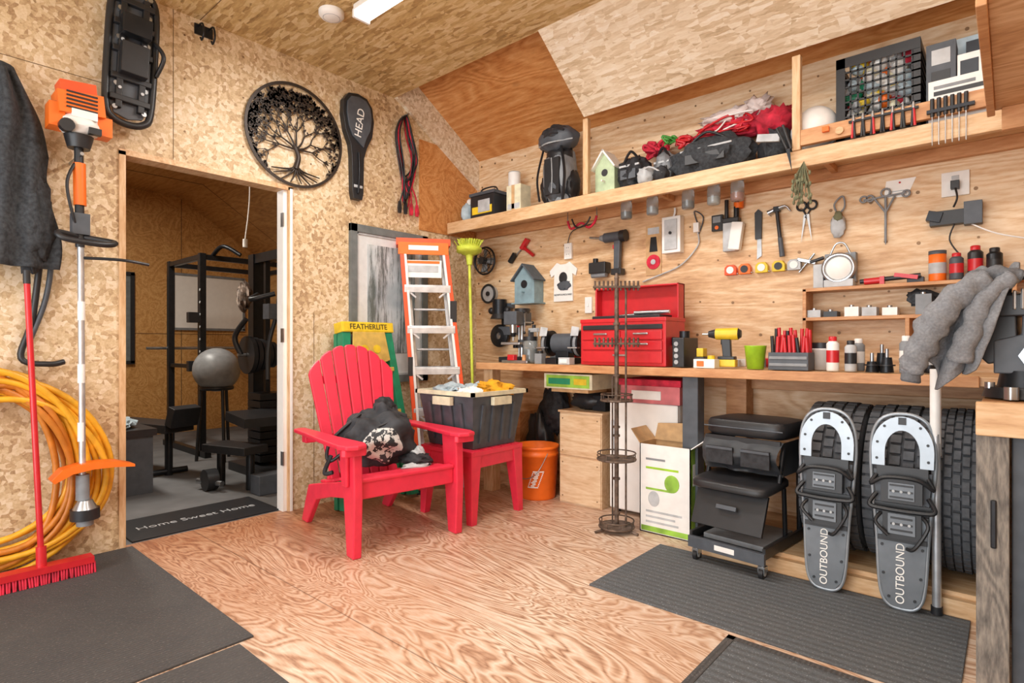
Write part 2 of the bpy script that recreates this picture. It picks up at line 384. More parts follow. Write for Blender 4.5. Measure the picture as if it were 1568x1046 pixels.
flat('rubber_floor_mat',-1.43,-.12,2.16,2.85,.008,RUB2)
flat('rubber_floor_mat',-.79,.6,.9,2.12,.008,RUB2,border=RUB)
dm=flat('doormat',-4.08,-3.62,.98,1.82,.01,BLK,z=-.002)
textm(dm,'Home Sweet Home',(-3.83,1.40,.0105),(0,1,0),(-1,0,0),.085,LGR)
# ---------------------------------------------------------------- workbench + shelf
b=B('workbench')
b.bx(-3.0,XC-.003,3.04,YB-.008,.91,.95,WOOD); b.bx(-3.0,-.1,3.02,3.04,.905,.953,WOODO)
b.bx(-1.40,-1.31,3.06,3.15,.0,.91,DGR)
b.bx(-2.98,-2.89,3.08,3.17,0,.91,WOODZ); b.bx(-1.30,-1.18,3.45,3.57,0,.91,WOODO)
b.bx(-2.98,-.1,3.54,YB-.008,.82,.91,WOODO)
b.done(.003)
b=B('storage_shelf')
b.bx(XA+.036,XC-.003,3.23,YB-.001,2.065,2.09,WOOD); b.bx(XA+.036,XC-.003,3.2,3.232,2.0,2.09,WOOD)
b.bx(XA+.036,XC-.003,3.54,YB-.001,2.0,2.065,WOODO)
b.bx(-2.17,-2.13,3.20,3.235,2.09,2.60,WOODZ)
b.bx(-.86,-.82,3.19,3.23,2.09,2.58,WOODZ)
b.bx(-.86,XC-.003,3.195,3.225,2.11,2.19,WOODO)
for x in(-1.7,-.75): b.bx(x,x+.03,3.26,3.54,2.03,2.066,WOODO)
b.done(.003)
b=B('cubby_shelf_unit')
for z in(1.375,1.215): b.bx(-.87,.2,3.43,YB-.001,z,z+.018,WOODO)
for x,z0,z1 in[(-.87,.953,1.39),(-.40,.953,1.215),(.0,.953,1.375)]: b.bx(x,x+.018,3.43,YB-.001,z0,z1,WOODO)
b.done(.002)
b=B('side_shelf'); b.bx(-.05,XC-.003,2.0,3.0,2.02,2.05,PLYU); b.bx(-.075,-.05,2.0,3.0,2.0,2.10,WOODO); b.bx(-.03,XC-.003,2.97,3.0,1.93,2.02,WOODO); b.done(.003)
b=B('side_workbench')
b.bx(-.075,XC-.003,2.31,3.018,.855,.90,WOODO)
b.bx(-.085,XC-.003,2.29,2.31,.80,.905,WOOD)
b.bx(-.085,-.005,2.32,2.37,0,.80,WEATH); b.bx(.05,.13,2.32,2.37,0,.80,WEATH)
b.bx(-.085,-.06,2.37,3.0,.05,.80,WEATH)
for z in(.03,.22,.41,.60): b.bx(.13,XC-.003,2.34,2.36,z,z+.175,WEATH)
b.bx(.0,.05,2.36,2.40,0,.80,DGR)
b.bx(-.05,-.035,2.312,2.32,.45,.60,BLKM)
b.done(.004)
# ---------------------------------------------------------------- adirondack chair
b=B('adirondack_chair',TR(-2.826,2.02,0,-.155))
for sy in(-1,1):
    y=sy*.31
    b.plate([(.395,0),(.315,0),(.27,.36),(.25,.56),(.40,.56),(.41,.3)],(0,y+.024,0),(1,0,0),(0,0,1),.048,RED)
    b.plate([(.36,.385),(.36,.29),(.0,.23),(-.22,.17),(-.36,0),(-.45,0),(-.335,.24),(-.2,.27)],(0,sy*.272+.018,0),(1,0,0),(0,0,1),.036,RED)
    arm=[(.44,-.055),(.46,0),(.44,.055),(.38,.075),(.1,.065),(-.2,.045),(-.34,.04),(-.36,0),(-.34,-.035),(-.2,-.04),(.1,-.05),(.38,-.075)]
    b.plate([(p[0],p[1]*sy) for p in (arm if sy>0 else arm[::-1])],(0,sy*.335,.56),(1,0,0),(0,1,0),.024,RED)
    b.plate([(.43,-.055),(.43,.055),(.41,.07),(.41,-.07)],(0,sy*.335,.525),(1,0,0),(0,1,0),.04,RED)
    b.plate([(.30,.36),(.36,.36),(.36,.56),(.27,.56)],(0,sy*.345+.01,0),(1,0,0),(0,0,1),.02,RED)
sp=[(.36,.395),(.27,.392),(.17,.372),(.07,.348),(-.03,.322),(-.13,.298),(-.22,.285)]
for i in range(len(sp)-1):
    a=V((sp[i][0],0,sp[i][1])); c=V((sp[i+1][0],0,sp[i+1][1])); d=(c-a).normalized()
    a2=a+d*.003; L=(c-a).length-.006
    b.plate([(0,-.262),(L,-.262),(L,.262),(0,.262)],a2,d,(0,1,0),.018,RED)
b.plate([(0,-.285),(.1,-.285),(.1,.285),(0,.285)],(.375,0,.29),(0,0,1),(0,1,0),.025,RED)
b.plate([(0,-.285),(.05,-.285),(.05,.285),(0,.285)],(.335,0,.376),(1,0,0),(0,1,0),.022,RED)
d=V((-.25,0,.86)).normalized(); o=V((-.17,0,.27)); NS=7; W0,W1=.215,.285
nb=V((0,1,0)).cross(d)
for i in range(NS):
    e0=-1+2*i/NS; e1=-1+2*(i+1)/NS; g=.0024
    def Lf(u): return .845-.175*abs(u)**2.2
    pts=[(e0*W0+g,0),(e1*W0-g,0)]
    us=[e1-(e1-e0)*q/6 for q in range(7)]
    for q,u in enumerate(us):
        xx=u*W1; xx=min(max(xx,e0*W1+g),e1*W1-g)
        drop=.012 if q in(0,6) else (.003 if q in (1,5) else 0)
        pts.append((xx,Lf(u)-drop))
    b.plate(pts,o+nb*(.010*((e0+e1)/2)**2*-1),(0,1,0),d,.02,RED)
for w,hw in[(.0,.23),(.24,.235),(.60,.26)]:
    b.plate([(-hw,w),(hw,w),(hw,w+.05),(-hw,w+.05)],o-nb*.022,(0,1,0),d,.02,RED)
for sy in(-1,1): b.box((-.33,sy*.285,.53),(.06,.07,.07),RED)
b.done(.007)
b=B('black_drawstring_bag',TR(-2.78,1.99,.405,-.155,ry=.12))
b.sph((-.01,.0,.12),(.17,.21,.16),PRINT,24,.35,2.2,3,flat=-.115)
b.sph((-.06,.05,.20),(.115,.13,.12),PRINT,20,.4,2.2,5)
b.sph((-.08,.06,.31),(.05,.06,.05),BLKCL,12,.5,3,9)
b.sph((.12,.17,.035),(.12,.09,.033),BLKCL,12,.5,2.5,6)
b.sph((.22,.13,.02),(.04,.09,.016),LGR,10,.5,2.5,8)
b.sph((.10,.20,.06),(.05,.04,.03),LGR,10,.5,2.5,4)
b.tube([(.0,-.15,.13),(-.05,-.27,.02),(-.1,-.25,.12),(-.05,-.1,.28)],.010,BLK)
b.tube([(-.06,-.26,.05),(-.02,-.31,-.03),(.02,-.28,-.02)],.012,BLKCL)
b.tube([(.06,-.12,.2),(.09,0,.25),(.02,.12,.27)],.005,BLK)
b.done()
b=B('plastic_side_table',TR(-2.655,2.635,0,0))
b.box((0,0,.425),(.47,.47,.03),RED)
for i in range(5): b.box((0,-.18+i*.09,.4415),(.45,.078,.006),RED)
for sx in(-1,1):
    b.box((sx*.215,0,.375),(.02,.42,.08),RED); b.box((0,sx*.215,.375),(.42,.02,.08),RED)
    for sy in(-1,1): b.tbox((sx*.215,sy*.215,0),(sx*.19,sy*.19,.42),(.045,.045),(.085,.085),RED)
b.done(.006)
b=B('storage_tote',TR(-2.66,2.64,.447,.0))
def tote_ring(z,hx,hy): return [(-hx,-hy,z),(hx,-hy,z),(hx,hy,z),(-hx,hy,z)]
v0=tote_ring(0,.20,.19);v1=tote_ring(.32,.245,.235);v2=tote_ring(.32,.225,.215);v3=tote_ring(.02,.19,.18)
b.add(v0+v1+v2+v3,[(0,3,2,1)]+[(i,(i+1)%4,4+(i+1)%4,4+i) for i in range(4)]+[(4+i,4+(i+1)%4,8+(i+1)%4,8+i) for i in range(4)]+[(8+i,8+(i+1)%4,12+(i+1)%4,12+i) for i in range(4)]+[(12,13,14,15)],DGR)
b.bx(-.265,.265,-.255,-.235,.325,.350,CREAM); b.bx(-.265,.265,.235,.255,.325,.350,CREAM); b.bx(-.265,-.245,-.255,.255,.325,.350,CREAM); b.bx(.245,.265,-.255,.255,.325,.350,CREAM)
for x in(-.14,-.05,.05,.14): b.box((x,-.222,.16),(.02,.012,.24),DGR,(.14,0,0))
for y in(-.14,-.05,.05,.14): b.box((.228,y,.15),(.012,.02,.24),DGR,(0,.14,0))
b.box((.262,.0,.29),(.03,.16,.05),CREAM); b.box((0,-.255,.29),(.16,.03,.05),CREAM)
b.sph((.08,.12,.335),(.14,.10,.065),ORCL,14,.5,3,1); b.sph((-.1,-.08,.33),(.12,.12,.05),BLCL,12,.6,3,2); b.sph((.1,-.12,.33),(.09,.07,.04),WHT,12,.6,3,3)
b.sph((-.1,.12,.32),(.1,.09,.05),BLCL,12,.7,3,4)
b.done(.004)
b=B('orange_bucket',TR(-2.56,3.20,0))
b.lathe((0,0,0),(0,0,1),[(0,0),(.128,0),(.13,.01),(.148,.30),(.153,.302),(.153,.325),(.149,.326),(.15,.35),(.156,.352),(.156,.372),(.146,.372),(.125,.02),(0,.02)],ORG,36)
b.tube([(-.14,-.06,.33),(-.1,-.13,.2),(0,-.15,.15),(.1,-.13,.2),(.14,-.06,.33)],.003,STEEL,6)
bk=b.done()
b=B('bucket_label')
for k in range(11):
    w0=.09+.011*k
    u0=-.055+.004*k; u1=u0+.075
    segs=[(u0,u1)] if k in(0,10) else ([(u0,u0+.007),(u0+.014+.006*(k%3),u0+.05-.004*(k%2)),(u1-.007,u1)])
    for ua,ub in segs:
        for q in range(3):
            a=ua+(ub-ua)*q/3; c_=ua+(ub-ua)*(q+1)/3; r=lambda z:.1345+.018*z/.3
            vs=[(-2.56+(r(z))*math.cos(-1.0+u/.14),3.20+(r(z))*math.sin(-1.0+u/.14),z) for u,z in[(a,w0),(c_,w0),(c_,w0+.008),(a,w0+.008)]]
            b.add(vs,[(0,1,2,3)],WHT)
lb=b.done(rec=False); lb.name='label'; lb.parent=bk; lb.location=-bk.location
# ---------------------------------------------------------------- ladder
b=B('orange_step_ladder')
TL,TRr,BL,BR=V((-3.43,2.66,1.85)),V((-3.23,2.92,1.85)),V((-3.26,2.70,0)),V((-3.03,3.02,0))
u=(TRr-TL).normalized(); back=V((-u.y,u.x,0)); ang=math.atan2(u.y,u.x)
def rail(p,q,w,dp,mat):
    ax=(q-p).normalized(); n_=ax.cross(u).normalized(); vs=[]
    for e in(p,q):
        for a,c in[(-w/2,-dp/2),(w/2,-dp/2),(w/2,dp/2),(-w/2,dp/2)]: vs.append(e+u*a+n_*c)
    b.add(vs,[(0,3,2,1),(4,5,6,7),(0,1,5,4),(1,2,6,5),(2,3,7,6),(3,0,4,7)],mat)
rail(BL,TL,.028,.085,ORGR); rail(BR,TRr,.028,.085,ORGR)
rail(BL+u*.024,TL+u*.024,.018,.09,WHT); rail(BR-u*.024,TRr-u*.024,.018,.09,WHT)
bo=back*.10
rail(BL+bo+u*.05,TL+bo*.7+u*.03,.03,.04,ALU); rail(BR+bo-u*.05,TRr+bo*.7-u*.03,.03,.04,ALU)
for i in range(1,6):
    t_=i/6.1; p=BL.lerp(TL,t_); q=BR.lerp(TRr,t_); c=(p+q)/2; L=(q-p).length
    b.box(c,(L,.095,.022),ALU,(0,0,ang)); b.box(c-V((0,0,.022))-back*.045,(L,.006,.045),ALU,(0,0,ang))
    for k in range(4): b.box(c+V((0,0,.012))+back*(-.035+.023*k),(L-.04,.004,.003),GRY,(0,0,ang))
    b.cyl(p+bo*.95+u*.05+V((0,0,.14)),q+bo*.95-u*.05+V((0,0,.14)),.009,ALU)
    b.box(p.lerp(c,.28)-V((0,0,.05))-back*.04,(.10,.004,.014),ALU,(0,.7,ang)); b.box(q.lerp(c,.28)-V((0,0,.05))-back*.04,(.10,.004,.014),ALU,(0,-.7,ang))
c=(TL+TRr)/2
b.box(c+bo*.3,(.40,.16,.05),ORGR,(0,0,ang)); b.box(c-back*.045-V((0,0,.05)),(.37,.012,.09),ORG,(0,0,ang))
b.box(c-back*.050-V((0,0,.045)),(.22,.006,.035),WHT,(0,0,ang))
b.box(c+V((0,0,-.20))-back*.035,(.27,.006,.13),WHT,(0,0,ang)); b.box(c+V((0,0,-.20))-back*.039,(.22,.004,.05),LGR,(0,0,ang)); b.box(c+V((0,0,-.15))-back*.039,(.24,.004,.02),ORG,(0,0,ang))
b.box(BR.lerp(TRr,.72)-back*.046,(.05,.004,.16),BLK,(0,0,ang)); b.box(BL.lerp(TL,.5)-back*.046,(.035,.004,.14),BLK,(0,0,ang))
for p in(BL,BR): b.box(p+V((0,0,.015)),(.05,.11,.03),BLK,(0,0,ang))
b.done(.003)
b=B('green_step_stool_ladder',TR(-3.22,2.33,0,0))
b.T=b.T@M.Rotation(-.16,4,'Y')
b.bx(-.05,.05,-.21,.21,1.18,1.25,YEL); b.bx(.045,.052,-.20,.20,1.185,1.245,YEL)
def skew(xa,xb,ya,yb,w,z0,z1,mat):
    b.add([(x,y_+dy,z_) for x in(xa,xb) for dy in(-w,w) for (y_,z_) in((ya,z0),(yb,z1))],HEX,mat)
for sy in(-1,1):
    skew(-.03,.04,sy*.27,sy*.17,.03,.02,1.19,GRN); skew(-.11,-.07,sy*.27,sy*.16,.02,.02,1.19,GRN)
for z in(.3,.6,.9): b.bx(-.03,.06,-(.25-.083*z),.25-.083*z,z,z+.03,TANB)
b.plate([(-.13,1.18),(.13,1.18),(.155,.98),(.0,.93),(-.155,.98)],(.045,0,0),(0,1,0),(0,0,1),.008,TANB)
for y in(-.05,.05): b.cyl((.053,y,1.06),(.056,y,1.06),.03,YEL)
gs=b.done(.003)
Tg=TR(-3.22,2.33,0,0)@M.Rotation(-.16,4,'Y')
textm(gs,'FEATHERLITE',Tg@V((.0535,0,1.215)),(0,1,0),Tg.to_3x3()@V((0,0,1)),.052,BLK)
b=B('lime_push_broom')
b.cyl((-3.05,3.06,0),(-3.15,3.10,1.70),.011,LIME); b.cyl((-3.15,3.10,1.70),(-3.155,3.103,1.78),.02,LIME,.03)
b.sph((-3.16,3.105,1.82),(.1,.1,.045),LIME,14,.2,6,1)
for i in range(110):
    a=R.uniform(0,2*PI); r=R.uniform(.02,.11); b.cyl((-3.16+r*.7*math.cos(a),3.105+r*.7*math.sin(a),1.82),(-3.16+r*1.15*math.cos(a),3.105+r*1.15*math.sin(a),1.91-r*.2),.0035,LIME,n=4)
b.done()
# ---------------------------------------------------------------- tree of life
b=B('tree_of_life_wall_art'); cy,cz,RR=1.885,2.455,.338; x=XA+.02
def ring(r0,r1):
    n=72; vs=[]
    for i in range(n):
        a=2*PI*i/n
        for r in(r0,r1):
            for dx in(-.004,.004): vs.append((x+dx,cy+r*math.cos(a),cz+r*math.sin(a)))
    fs=[]
    for i in range(n):
        j=(i+1)%n
        for q,w in((0,1),(1,3),(3,2),(2,0)): fs.append((i*4+q,j*4+q,j*4+w,i*4+w))
    b.add(vs,fs,BRNZ)
ring(RR-.018,RR)
rr=random.Random(3)
def leaf(y,z,a,s):
    if math.hypot(y-cy,z-cz)>RR-.02: return
    b.plate([(0,0),(.3*s,.27*s),(.7*s,.2*s),(s,0),(.7*s,-.2*s),(.3*s,-.27*s)],(x-.002,y,z),(0,math.cos(a),math.sin(a)),(0,-math.sin(a),math.cos(a)),.004,BRNZ)
def branch(y,z,a,L,w,dep):
    y2=y+L*math.cos(a);z2=z+L*math.sin(a)
    d_=math.hypot(y2-cy,z2-cz)
    if d_>RR-.02: 
        k=(RR-.022)/d_; y2=cy+(y2-cy)*k; z2=cz+(z2-cz)*k
    b.tube([(x,y,z),(x,(y+y2)/2+rr.uniform(-1,1)*L*.08,(z+z2)/2+rr.uniform(-1,1)*L*.08),(x,y2,z2)],lambda t:w*(1-.35*t),BRNZ,5,k=3)
    if dep<=3:
        for _ in range(3):
            t_=rr.uniform(.1,1.1); leaf(y+(y2-y)*t_,z+(z2-z)*t_,a+rr.uniform(-1.5,1.5),rr.uniform(.018,.027))
    if dep==0 or d_>RR-.02: return
    for da in ([-.55,.5] if rr.random()<.5 else [-.65,0.02,.6]):
        branch(y2,z2,a+da+rr.uniform(-.15,.15),L*.80,w*.62,dep-1)
b.tube([(x,cy-.005,cz-.22),(x,cy+.015,cz-.14),(x,cy-.005,cz-.08)],lambda t:.020-.008*t,BRNZ,8)
for a in(.05,.5,1.05,1.57,2.1,2.65,3.1): branch(cy,cz-.09,a,.115,.0075,4)
for a in(-.2,-.5,-.9,-1.35,-1.8,-2.3,-2.7,-2.95): 
    b.tube([(x,cy,cz-.2),(x,cy+.05*math.cos(a),cz-.22+.04*math.sin(a)),(x,cy+.17*math.cos(a),max(cz-.22+.12*math.sin(a),cz-.31))],lambda t:.009*(1-.6*t),BRNZ,6,k=4)
b.done()
# ---------------------------------------------------------------- wall left hangings
b=B('racket_case')
out=[(0,0),(.035,.0),(.045,.05),(.05,.3),(.075,.38),(.12,.47),(.135,.58),(.12,.68),(.075,.735),(0,.75),(-.075,.735),(-.115,.68),(-.12,.58),(-.10,.47),(-.06,.38),(-.05,.3),(-.045,.05),(-.035,0)]
b.plate(out,(XA+.002,2.335,2.12),(0,1,0),(0,0,1),.05,BLK)
b.plate([(p[0]*.8,p[1]*.78+.12) for p in out[3:15]],(XA+.052,2.335,2.14),(0,1,0),(0,0,1),.012,DGR)
b.tube([(XA+.06,2.33,2.16),(XA+.075,2.33,2.3),(XA+.06,2.335,2.45)],.008,BLKM,6)
b.bx(XA+.05,XA+.055,2.30,2.37,2.2,2.22,LGR)
rc=b.done(.008)
textm(rc,'HEAD',(XA+.066,2.34,2.66),(0,.15,1),(0,-1,.15),.08,WHT)
b=B('jumper_cables')
for k in range(9):
    c=[REDC,BLK,BLKM][k%3]
    w=R.uniform(.035,.08); bt=R.uniform(2.15,2.40); xx=XA+.02+k*.005; s_=R.uniform(-.02,.02)
    b.tube([(xx,2.76,2.84),(xx,2.76-w+s_,2.7),(xx,2.77-w*.7,2.45),(xx,2.78+s_*2,bt),(xx,2.79+w,2.5),(xx,2.77+w*.5-s_,2.7)],.006,c,6,closed=True)
for dy,c in[(-.05,BLK),(0.03,REDC),(.07,REDC),(-.01,BLK)]:
    b.tube([(XA+.04,2.78,2.38),(XA+.05,2.78+dy,2.25),(XA+.04,2.78+dy*1.4,2.17)],.006,c,6)
    b.plate([(-.010,0),(.010,0),(.015,.04),(.007,.09),(-.007,.09),(-.015,.04)],(XA+.03,2.78+dy*1.4,2.09),(0,1,0),(0,0,1),.018,c)
b.cyl((XA+.001,2.765,2.85),(XA+.08,2.765,2.85),.008,STEEL)
b.done()
b=B('coat_hook'); b.bx(XA+.001,XA+.01,1.27,1.37,2.88,2.94,BLKM)
for y in(1.29,1.35): b.tube([(XA+.01,y,2.93),(XA+.07,y,2.92),(XA+.09,y,2.86),(XA+.06,y,2.83),(XA+.04,y,2.85)],.006,BLKM,6)
b.done()
b=B('plastic_snowshoe'); oo=[(0,-.37),(.07,-.35),(.10,-.28),(.105,0),(.10,.25),(.07,.33),(0,.36),(-.07,.33),(-.10,.25),(-.105,0),(-.10,-.28),(-.07,-.35)]
T0=TR(XA+.11,.93,2.59); b.T=T0@M.Rotation(-.05,4,'X')
b.tube([(0,p[0],p[1]) for p in oo],.018,BLK,8,closed=True,k=4)
b.plate([(p[0]*.92,p[1]*.93) for p in oo],(-.01,0,0),(0,1,0),(0,0,1),.012,DGR)
for z in(-.25,-.14,0.0,.14,.26): b.box((.015,0,z),(.03,.18,.03),BLK)
for y in(-.05,.05): b.box((.012,y,0),(.03,.03,.6),BLK)
b.box((.05,0,-.05),(.06,.12,.16),BLK); b.box((.06,0,.12),(.06,.13,.1),BLKM)
for z in(-.30,-.18,.06,.21,.31): 
    for y in(-.065,.065): b.cyl((.0,y,z),(.025,y,z),.012,STEEL,n=10)
b.tube([(.02,.09,.1),(.06,.13,.02),(.02,.11,-.08)],.012,BLK,6)
for z in(-.20,-.08,.05,.17): b.cyl((.03,-.05,z),(.034,-.05,z),.008,LGR,n=8); b.cyl((.03,.05,z),(.034,.05,z),.008,LGR,n=8)
b.cyl((-.105,0,.31),(.02,0,.31),.01,STEEL)
b.done(.004)
b=B('hanging_jacket')
def jf(u,v):
    z=2.32-v*.88; w=.07+.12*min(1,v*2.5)+.02*math.sin(v*9)
    y=.40+(u-.5)*2*w+.03*v
    xx=XA+.18-abs(u-.5)**2*.3+.02*math.sin(u*22+v*5)+.03*noise.noise(V((u*4,v*5,0)))
    return (xx,y,z)
b.grid(jf,36,28,DCLOTH)
b.sph((XA+.12,.53,1.66),(.06,.07,.21),DCLOTH,14,.4,3,2)
b.sph((XA+.12,.27,1.75),(.06,.07,.3),DCLOTH,12,.4,3,4)
b.torus((XA+.10,.40,2.33),(0,0,1),.05,.02,DCLOTH,16,8); b.cyl((XA+.001,.4,2.34),(XA+.06,.4,2.36),.01,STEEL)
b.done(solid=.01)
b=B('nylon_strap')
b.tube([(XA+.03,.60,1.72),(XA+.05,.57,1.5),(XA+.04,.54,1.2),(XA+.04,.5,1.02),(XA+.06,.6,.99),(XA+.05,.66,1.0)],.014,BLK,6)
b.tube([(XA+.03,.60,1.72),(XA+.05,.61,1.5),(XA+.04,.59,1.3),(XA+.04,.53,1.1)],.012,DGR,6)
b.cyl((XA+.001,.6,1.72),(XA+.06,.6,1.73),.006,STEEL); b.done()
b=B('string_trimmer'); x0=XA+.19
b.cyl((x0,.705,.34),(x0,.695,2.0),.014,ALU); b.cyl((x0,.695,1.55),(x0,.69,2.02),.019,BLK); b.cyl((x0,.695,1.75),(x0,.692,1.95),.026,ORG)
b.sph((x0,.69,2.13),(.075,.09,.06),WHT,14,.1,3,1); b.box((x0,.69,2.22),(.13,.18,.10),ORG,(.1,0,0)); b.box((x0,.68,2.29),(.11,.14,.06),ORGR,(.1,0,0)); b.box((x0,.78,2.14),(.09,.07,.09),ORG)
b.box((x0+.01,.70,2.17),(.12,.10,.04),WHT); b.box((x0,.60,2.15),(.09,.06,.11),ORG); b.cyl((x0,.69,2.02),(x0,.69,2.08),.045,BLK,.06)
for i in range(5): b.box((x0+.067,.69,2.19+i*.018),(.008,.12,.007),BLK)
b.cyl((x0+.05,.63,2.10),(x0+.085,.63,2.10),.03,BLK); b.box((x0+.06,.74,2.10),(.03,.05,.03),BLK)
b.tube([(x0,.69,1.60),(x0+.07,.60,1.60),(x0+.1,.62,1.57),(x0+.1,.76,1.56),(x0+.06,.82,1.58),(x0,.71,1.60)],.014,BLK,8)
b.tube([(x0,.70,1.50),(x0+.06,.85,1.50),(x0+.05,.97,1.49)],.008,BLK,6)
b.tube([(x0,.69,1.98),(x0+.03,.64,1.85),(x0+.03,.66,1.7),(x0,.69,1.62)],.007,BLK,6)
b.box((x0,.695,1.66),(.05,.07,.10),DGR); 
for z in(.62,.9,1.2): b.cyl((x0,.70,z),(x0,.70,z+.09),.0155,WHT)
b.plate([(-.14,-.03),(-.10,.015),(-.03,.03),(.05,.032),(.12,.025),(.19,.0),(.19,-.012),(.1,-.002),(.02,.0),(-.06,-.01),(-.13,-.045)],(x0-.04,.72,.485),(0,1,0),(0,0,1),.09,ORG)
b.cyl((x0,.705,.34),(x0,.705,.46),.028,GRY); b.cyl((x0+.02,.71,.25),(x0+.02,.71,.30),.06,BLK); b.cyl((x0+.02,.71,.30),(x0+.02,.71,.34),.05,STEEL,.03); b.cyl((x0+.02,.71,.22),(x0+.02,.71,.25),.035,GRY)
b.cyl((XA+.001,.695,1.99),(x0+.04,.695,1.99),.008,STEEL)
b.done(.005)
b=B('coiled_air_hose')
for k in range(15):
    rx=R.uniform(.24,.43); rz_=R.uniform(.33,.46); cy_=.40+R.uniform(-.06,.05); cz_=.50+R.uniform(-.03,.03)
    xx=XA+.045+R.random()*.075; pts=[]
    for i in range(10):
        a=2*PI*i/10; pts.append((max(XA+.03,xx+R.uniform(-.015,.015)),cy_+rx*math.cos(a)*(1-.15*math.sin(a)),max(.035,cz_+rz_*math.sin(a))))
    b.tube(pts,.0145,HOSE if k%4 else HOSEO,8,closed=True,k=5)
b.cyl((XA+.001,.4,.88),(XA+.14,.4,.88),.012,STEEL); b.done()
b=B('red_push_broom')
b.cyl((-3.30,.54,.12),(XA+.18,.50,1.38),.012,REDP); b.cyl((XA+.182,.50,1.36),(XA+.178,.499,1.42),.014,BLK)
b.cyl((-3.295,.54,.06),(-3.305,.54,.17),.02,REDP)
b.bx(-3.33,-3.26,.36,.73,.055,.085,REDP)
for i in range(36):
    for j in range(4):
        y=.365+i*.0105; xx=-3.32+j*.017; b.cyl((xx,y,.06),(xx+(j-1.5)*.008,y+R.uniform(-.004,.004),.009),.0045,REDC,n=4,cap=False)
b.done()
# ---------------------------------------------------------------- ceiling fixtures
b=B('smoke_detector'); b.lathe((-2.90,1.76,2.969),(0,0,-1),[(.07,0),(.07,.02),(.06,.032),(.03,.04),(0,.041)],WHT,28); b.torus((-2.90,1.76,2.935),(0,0,1),.045,.003,LGR); b.done()
def fixture(x0,y0,x1,y1,en):
    b=B('led_tube_light'); p=V((x0,y0,2.93));q=V((x1,y1,2.93))
    ang=math.atan2(y1-y0,x1-x0); L=(q-p).length
    b.box((p+q)/2+V((0,0,.02)),(L,.11,.035),WHT,(0,0,ang)); b.box((p+q)/2-V((0,0,.012)),(L-.04,.085,.03),LED,(0,0,ang))
    b.box(p-V((0,0,.01)),(.02,.11,.05),WHT,(0,0,ang)); b.box(q-V((0,0,.01)),(.02,.11,.05),WHT,(0,0,ang)); b.done(.006)
    la=bpy.data.lights.new('tube_lamp','AREA'); la.shape='RECTANGLE'; la.size=L; la.size_y=.25; la.energy=en; la.color=(1,.975,.94)
    lo=bpy.data.objects.new('led_tube_lamp',la); lo.location=(p+q)/2-V((0,0,.06)); lo.rotation_euler=(0,0,ang); bpy.context.collection.objects.link(lo)
fixture(-2.74,1.85,-1.45,1.85,40)
fixture(-1.6,.1,-.3,.1,30)  # out-of-view fixture, added to brighten the room
fixture(-.6,2.0,.4,2.0,12)  # another added fixture out of view, lighting the bench side
# ---------------------------------------------------------------- under bench
b=B('plywood_crate'); b.bx(-2.36,-2.02,3.2,3.5,0,.62,CRATE); b.bx(-2.355,-2.025,3.192,3.2,.33,.61,CRATE); b.bx(-2.355,-2.025,3.192,3.2,.01,.315,CRATE); b.bx(-2.37,-2.01,3.19,3.51,.62,.635,CRATE)
for z in(.05,.28,.36,.58):
    for x in(-2.33,-2.05): b.cyl((x,3.19,z),(x,3.193,z),.005,SCREW,n=8)
b.done(.003)
b=B('power_tool_case'); b.sph((-2.2,3.34,.695),(.15,.09,.07),BLK,12,.3,3,1,flat=-.058); b.box((-2.09,3.34,.69),(.10,.13,.10),BLKM); b.done()
b=B('green_tool_box'); b.bx(-2.42,-2.03,3.10,3.38,.79,.89,CREAM); b.bx(-2.40,-2.05,3.097,3.10,.80,.88,GBOX); b.bx(-2.38,-2.2,3.094,3.097,.82,.86,GRN); b.bx(-2.17,-2.07,3.094,3.097,.82,.86,YEL); b.bx(-2.38,-2.08,3.13,3.36,.765,.79,CARD); b.done(.002)
b=B('bar_fridge'); b.bx(-1.97,-1.50,3.24,3.55,0.02,.72,WHT); b.bx(-1.97,-1.50,3.215,3.235,.03,.72,PLATE); b.bx(-1.95,-1.92,3.195,3.215,.4,.6,LGR)
for x in(-1.94,-1.54): b.cyl((x,3.27,0),(x,3.27,.02),.02,BLK); b.cyl((x,3.5,0),(x,3.5,.02),.02,BLK)
b.done(.008)
b=B('first_aid_box'); b.bx(-1.88,-1.48,3.2,3.5,.722,.83,PINK); b.bx(-1.89,-1.47,3.19,3.51,.83,.87,REDC); b.bx(-1.8,-1.6,3.195,3.2,.745,.80,WHT); b.done(.004)
b=B('garbage_bag'); b.sph((-2.72,3.45,.30),(.11,.09,.30),BLK,16,.35,2.5,3,flat=-.298); b.sph((-2.6,3.46,.60),(.12,.07,.17),BLKCL,14,.4,3,6); b.done()
b=B('timber_offcuts')
for i in range(2): b.box((-2.95+i*.045,3.47,.22+.06*i),(.04,.16,.44+.12*i),WOODO if i%2 else WOODZ)
b.done(.003)
b=B('open_carton'); x0,x1,y0,y1,H=-1.635,-1.325,3.0,3.20,.51
b.bx(x0,x1,y0,y0+.006,.0,H,WHT); b.bx(x0,x1,y1-.006,y1,.0,H,CARD); b.bx(x0,x0+.006,y0,y1,0,H,CARD); b.bx(x1-.006,x1,y0,y1,0,H,GBOX); b.bx(x0,x1,y0,y1,0,.006,CARD)
b.plate([(0,0),(x1-x0,0),(x1-x0-.01,.12),(.02,.10)],(x0,y1-.01,H),(1,0,0),(0,.05,.95),.005,CARD)
b.plate([(0,0),(y1-y0,0),(y1-y0-.01,.11),(.01,.11)],(x1,y0,H),(0,1,0),(.6,0,.45),.005,WHT)
b.plate([(0,0),(y1-y0,0),(y1-y0-.01,.10),(.01,.10)],(x0,y0,H),(0,1,0),(-.5,0,.6),.005,CARD)
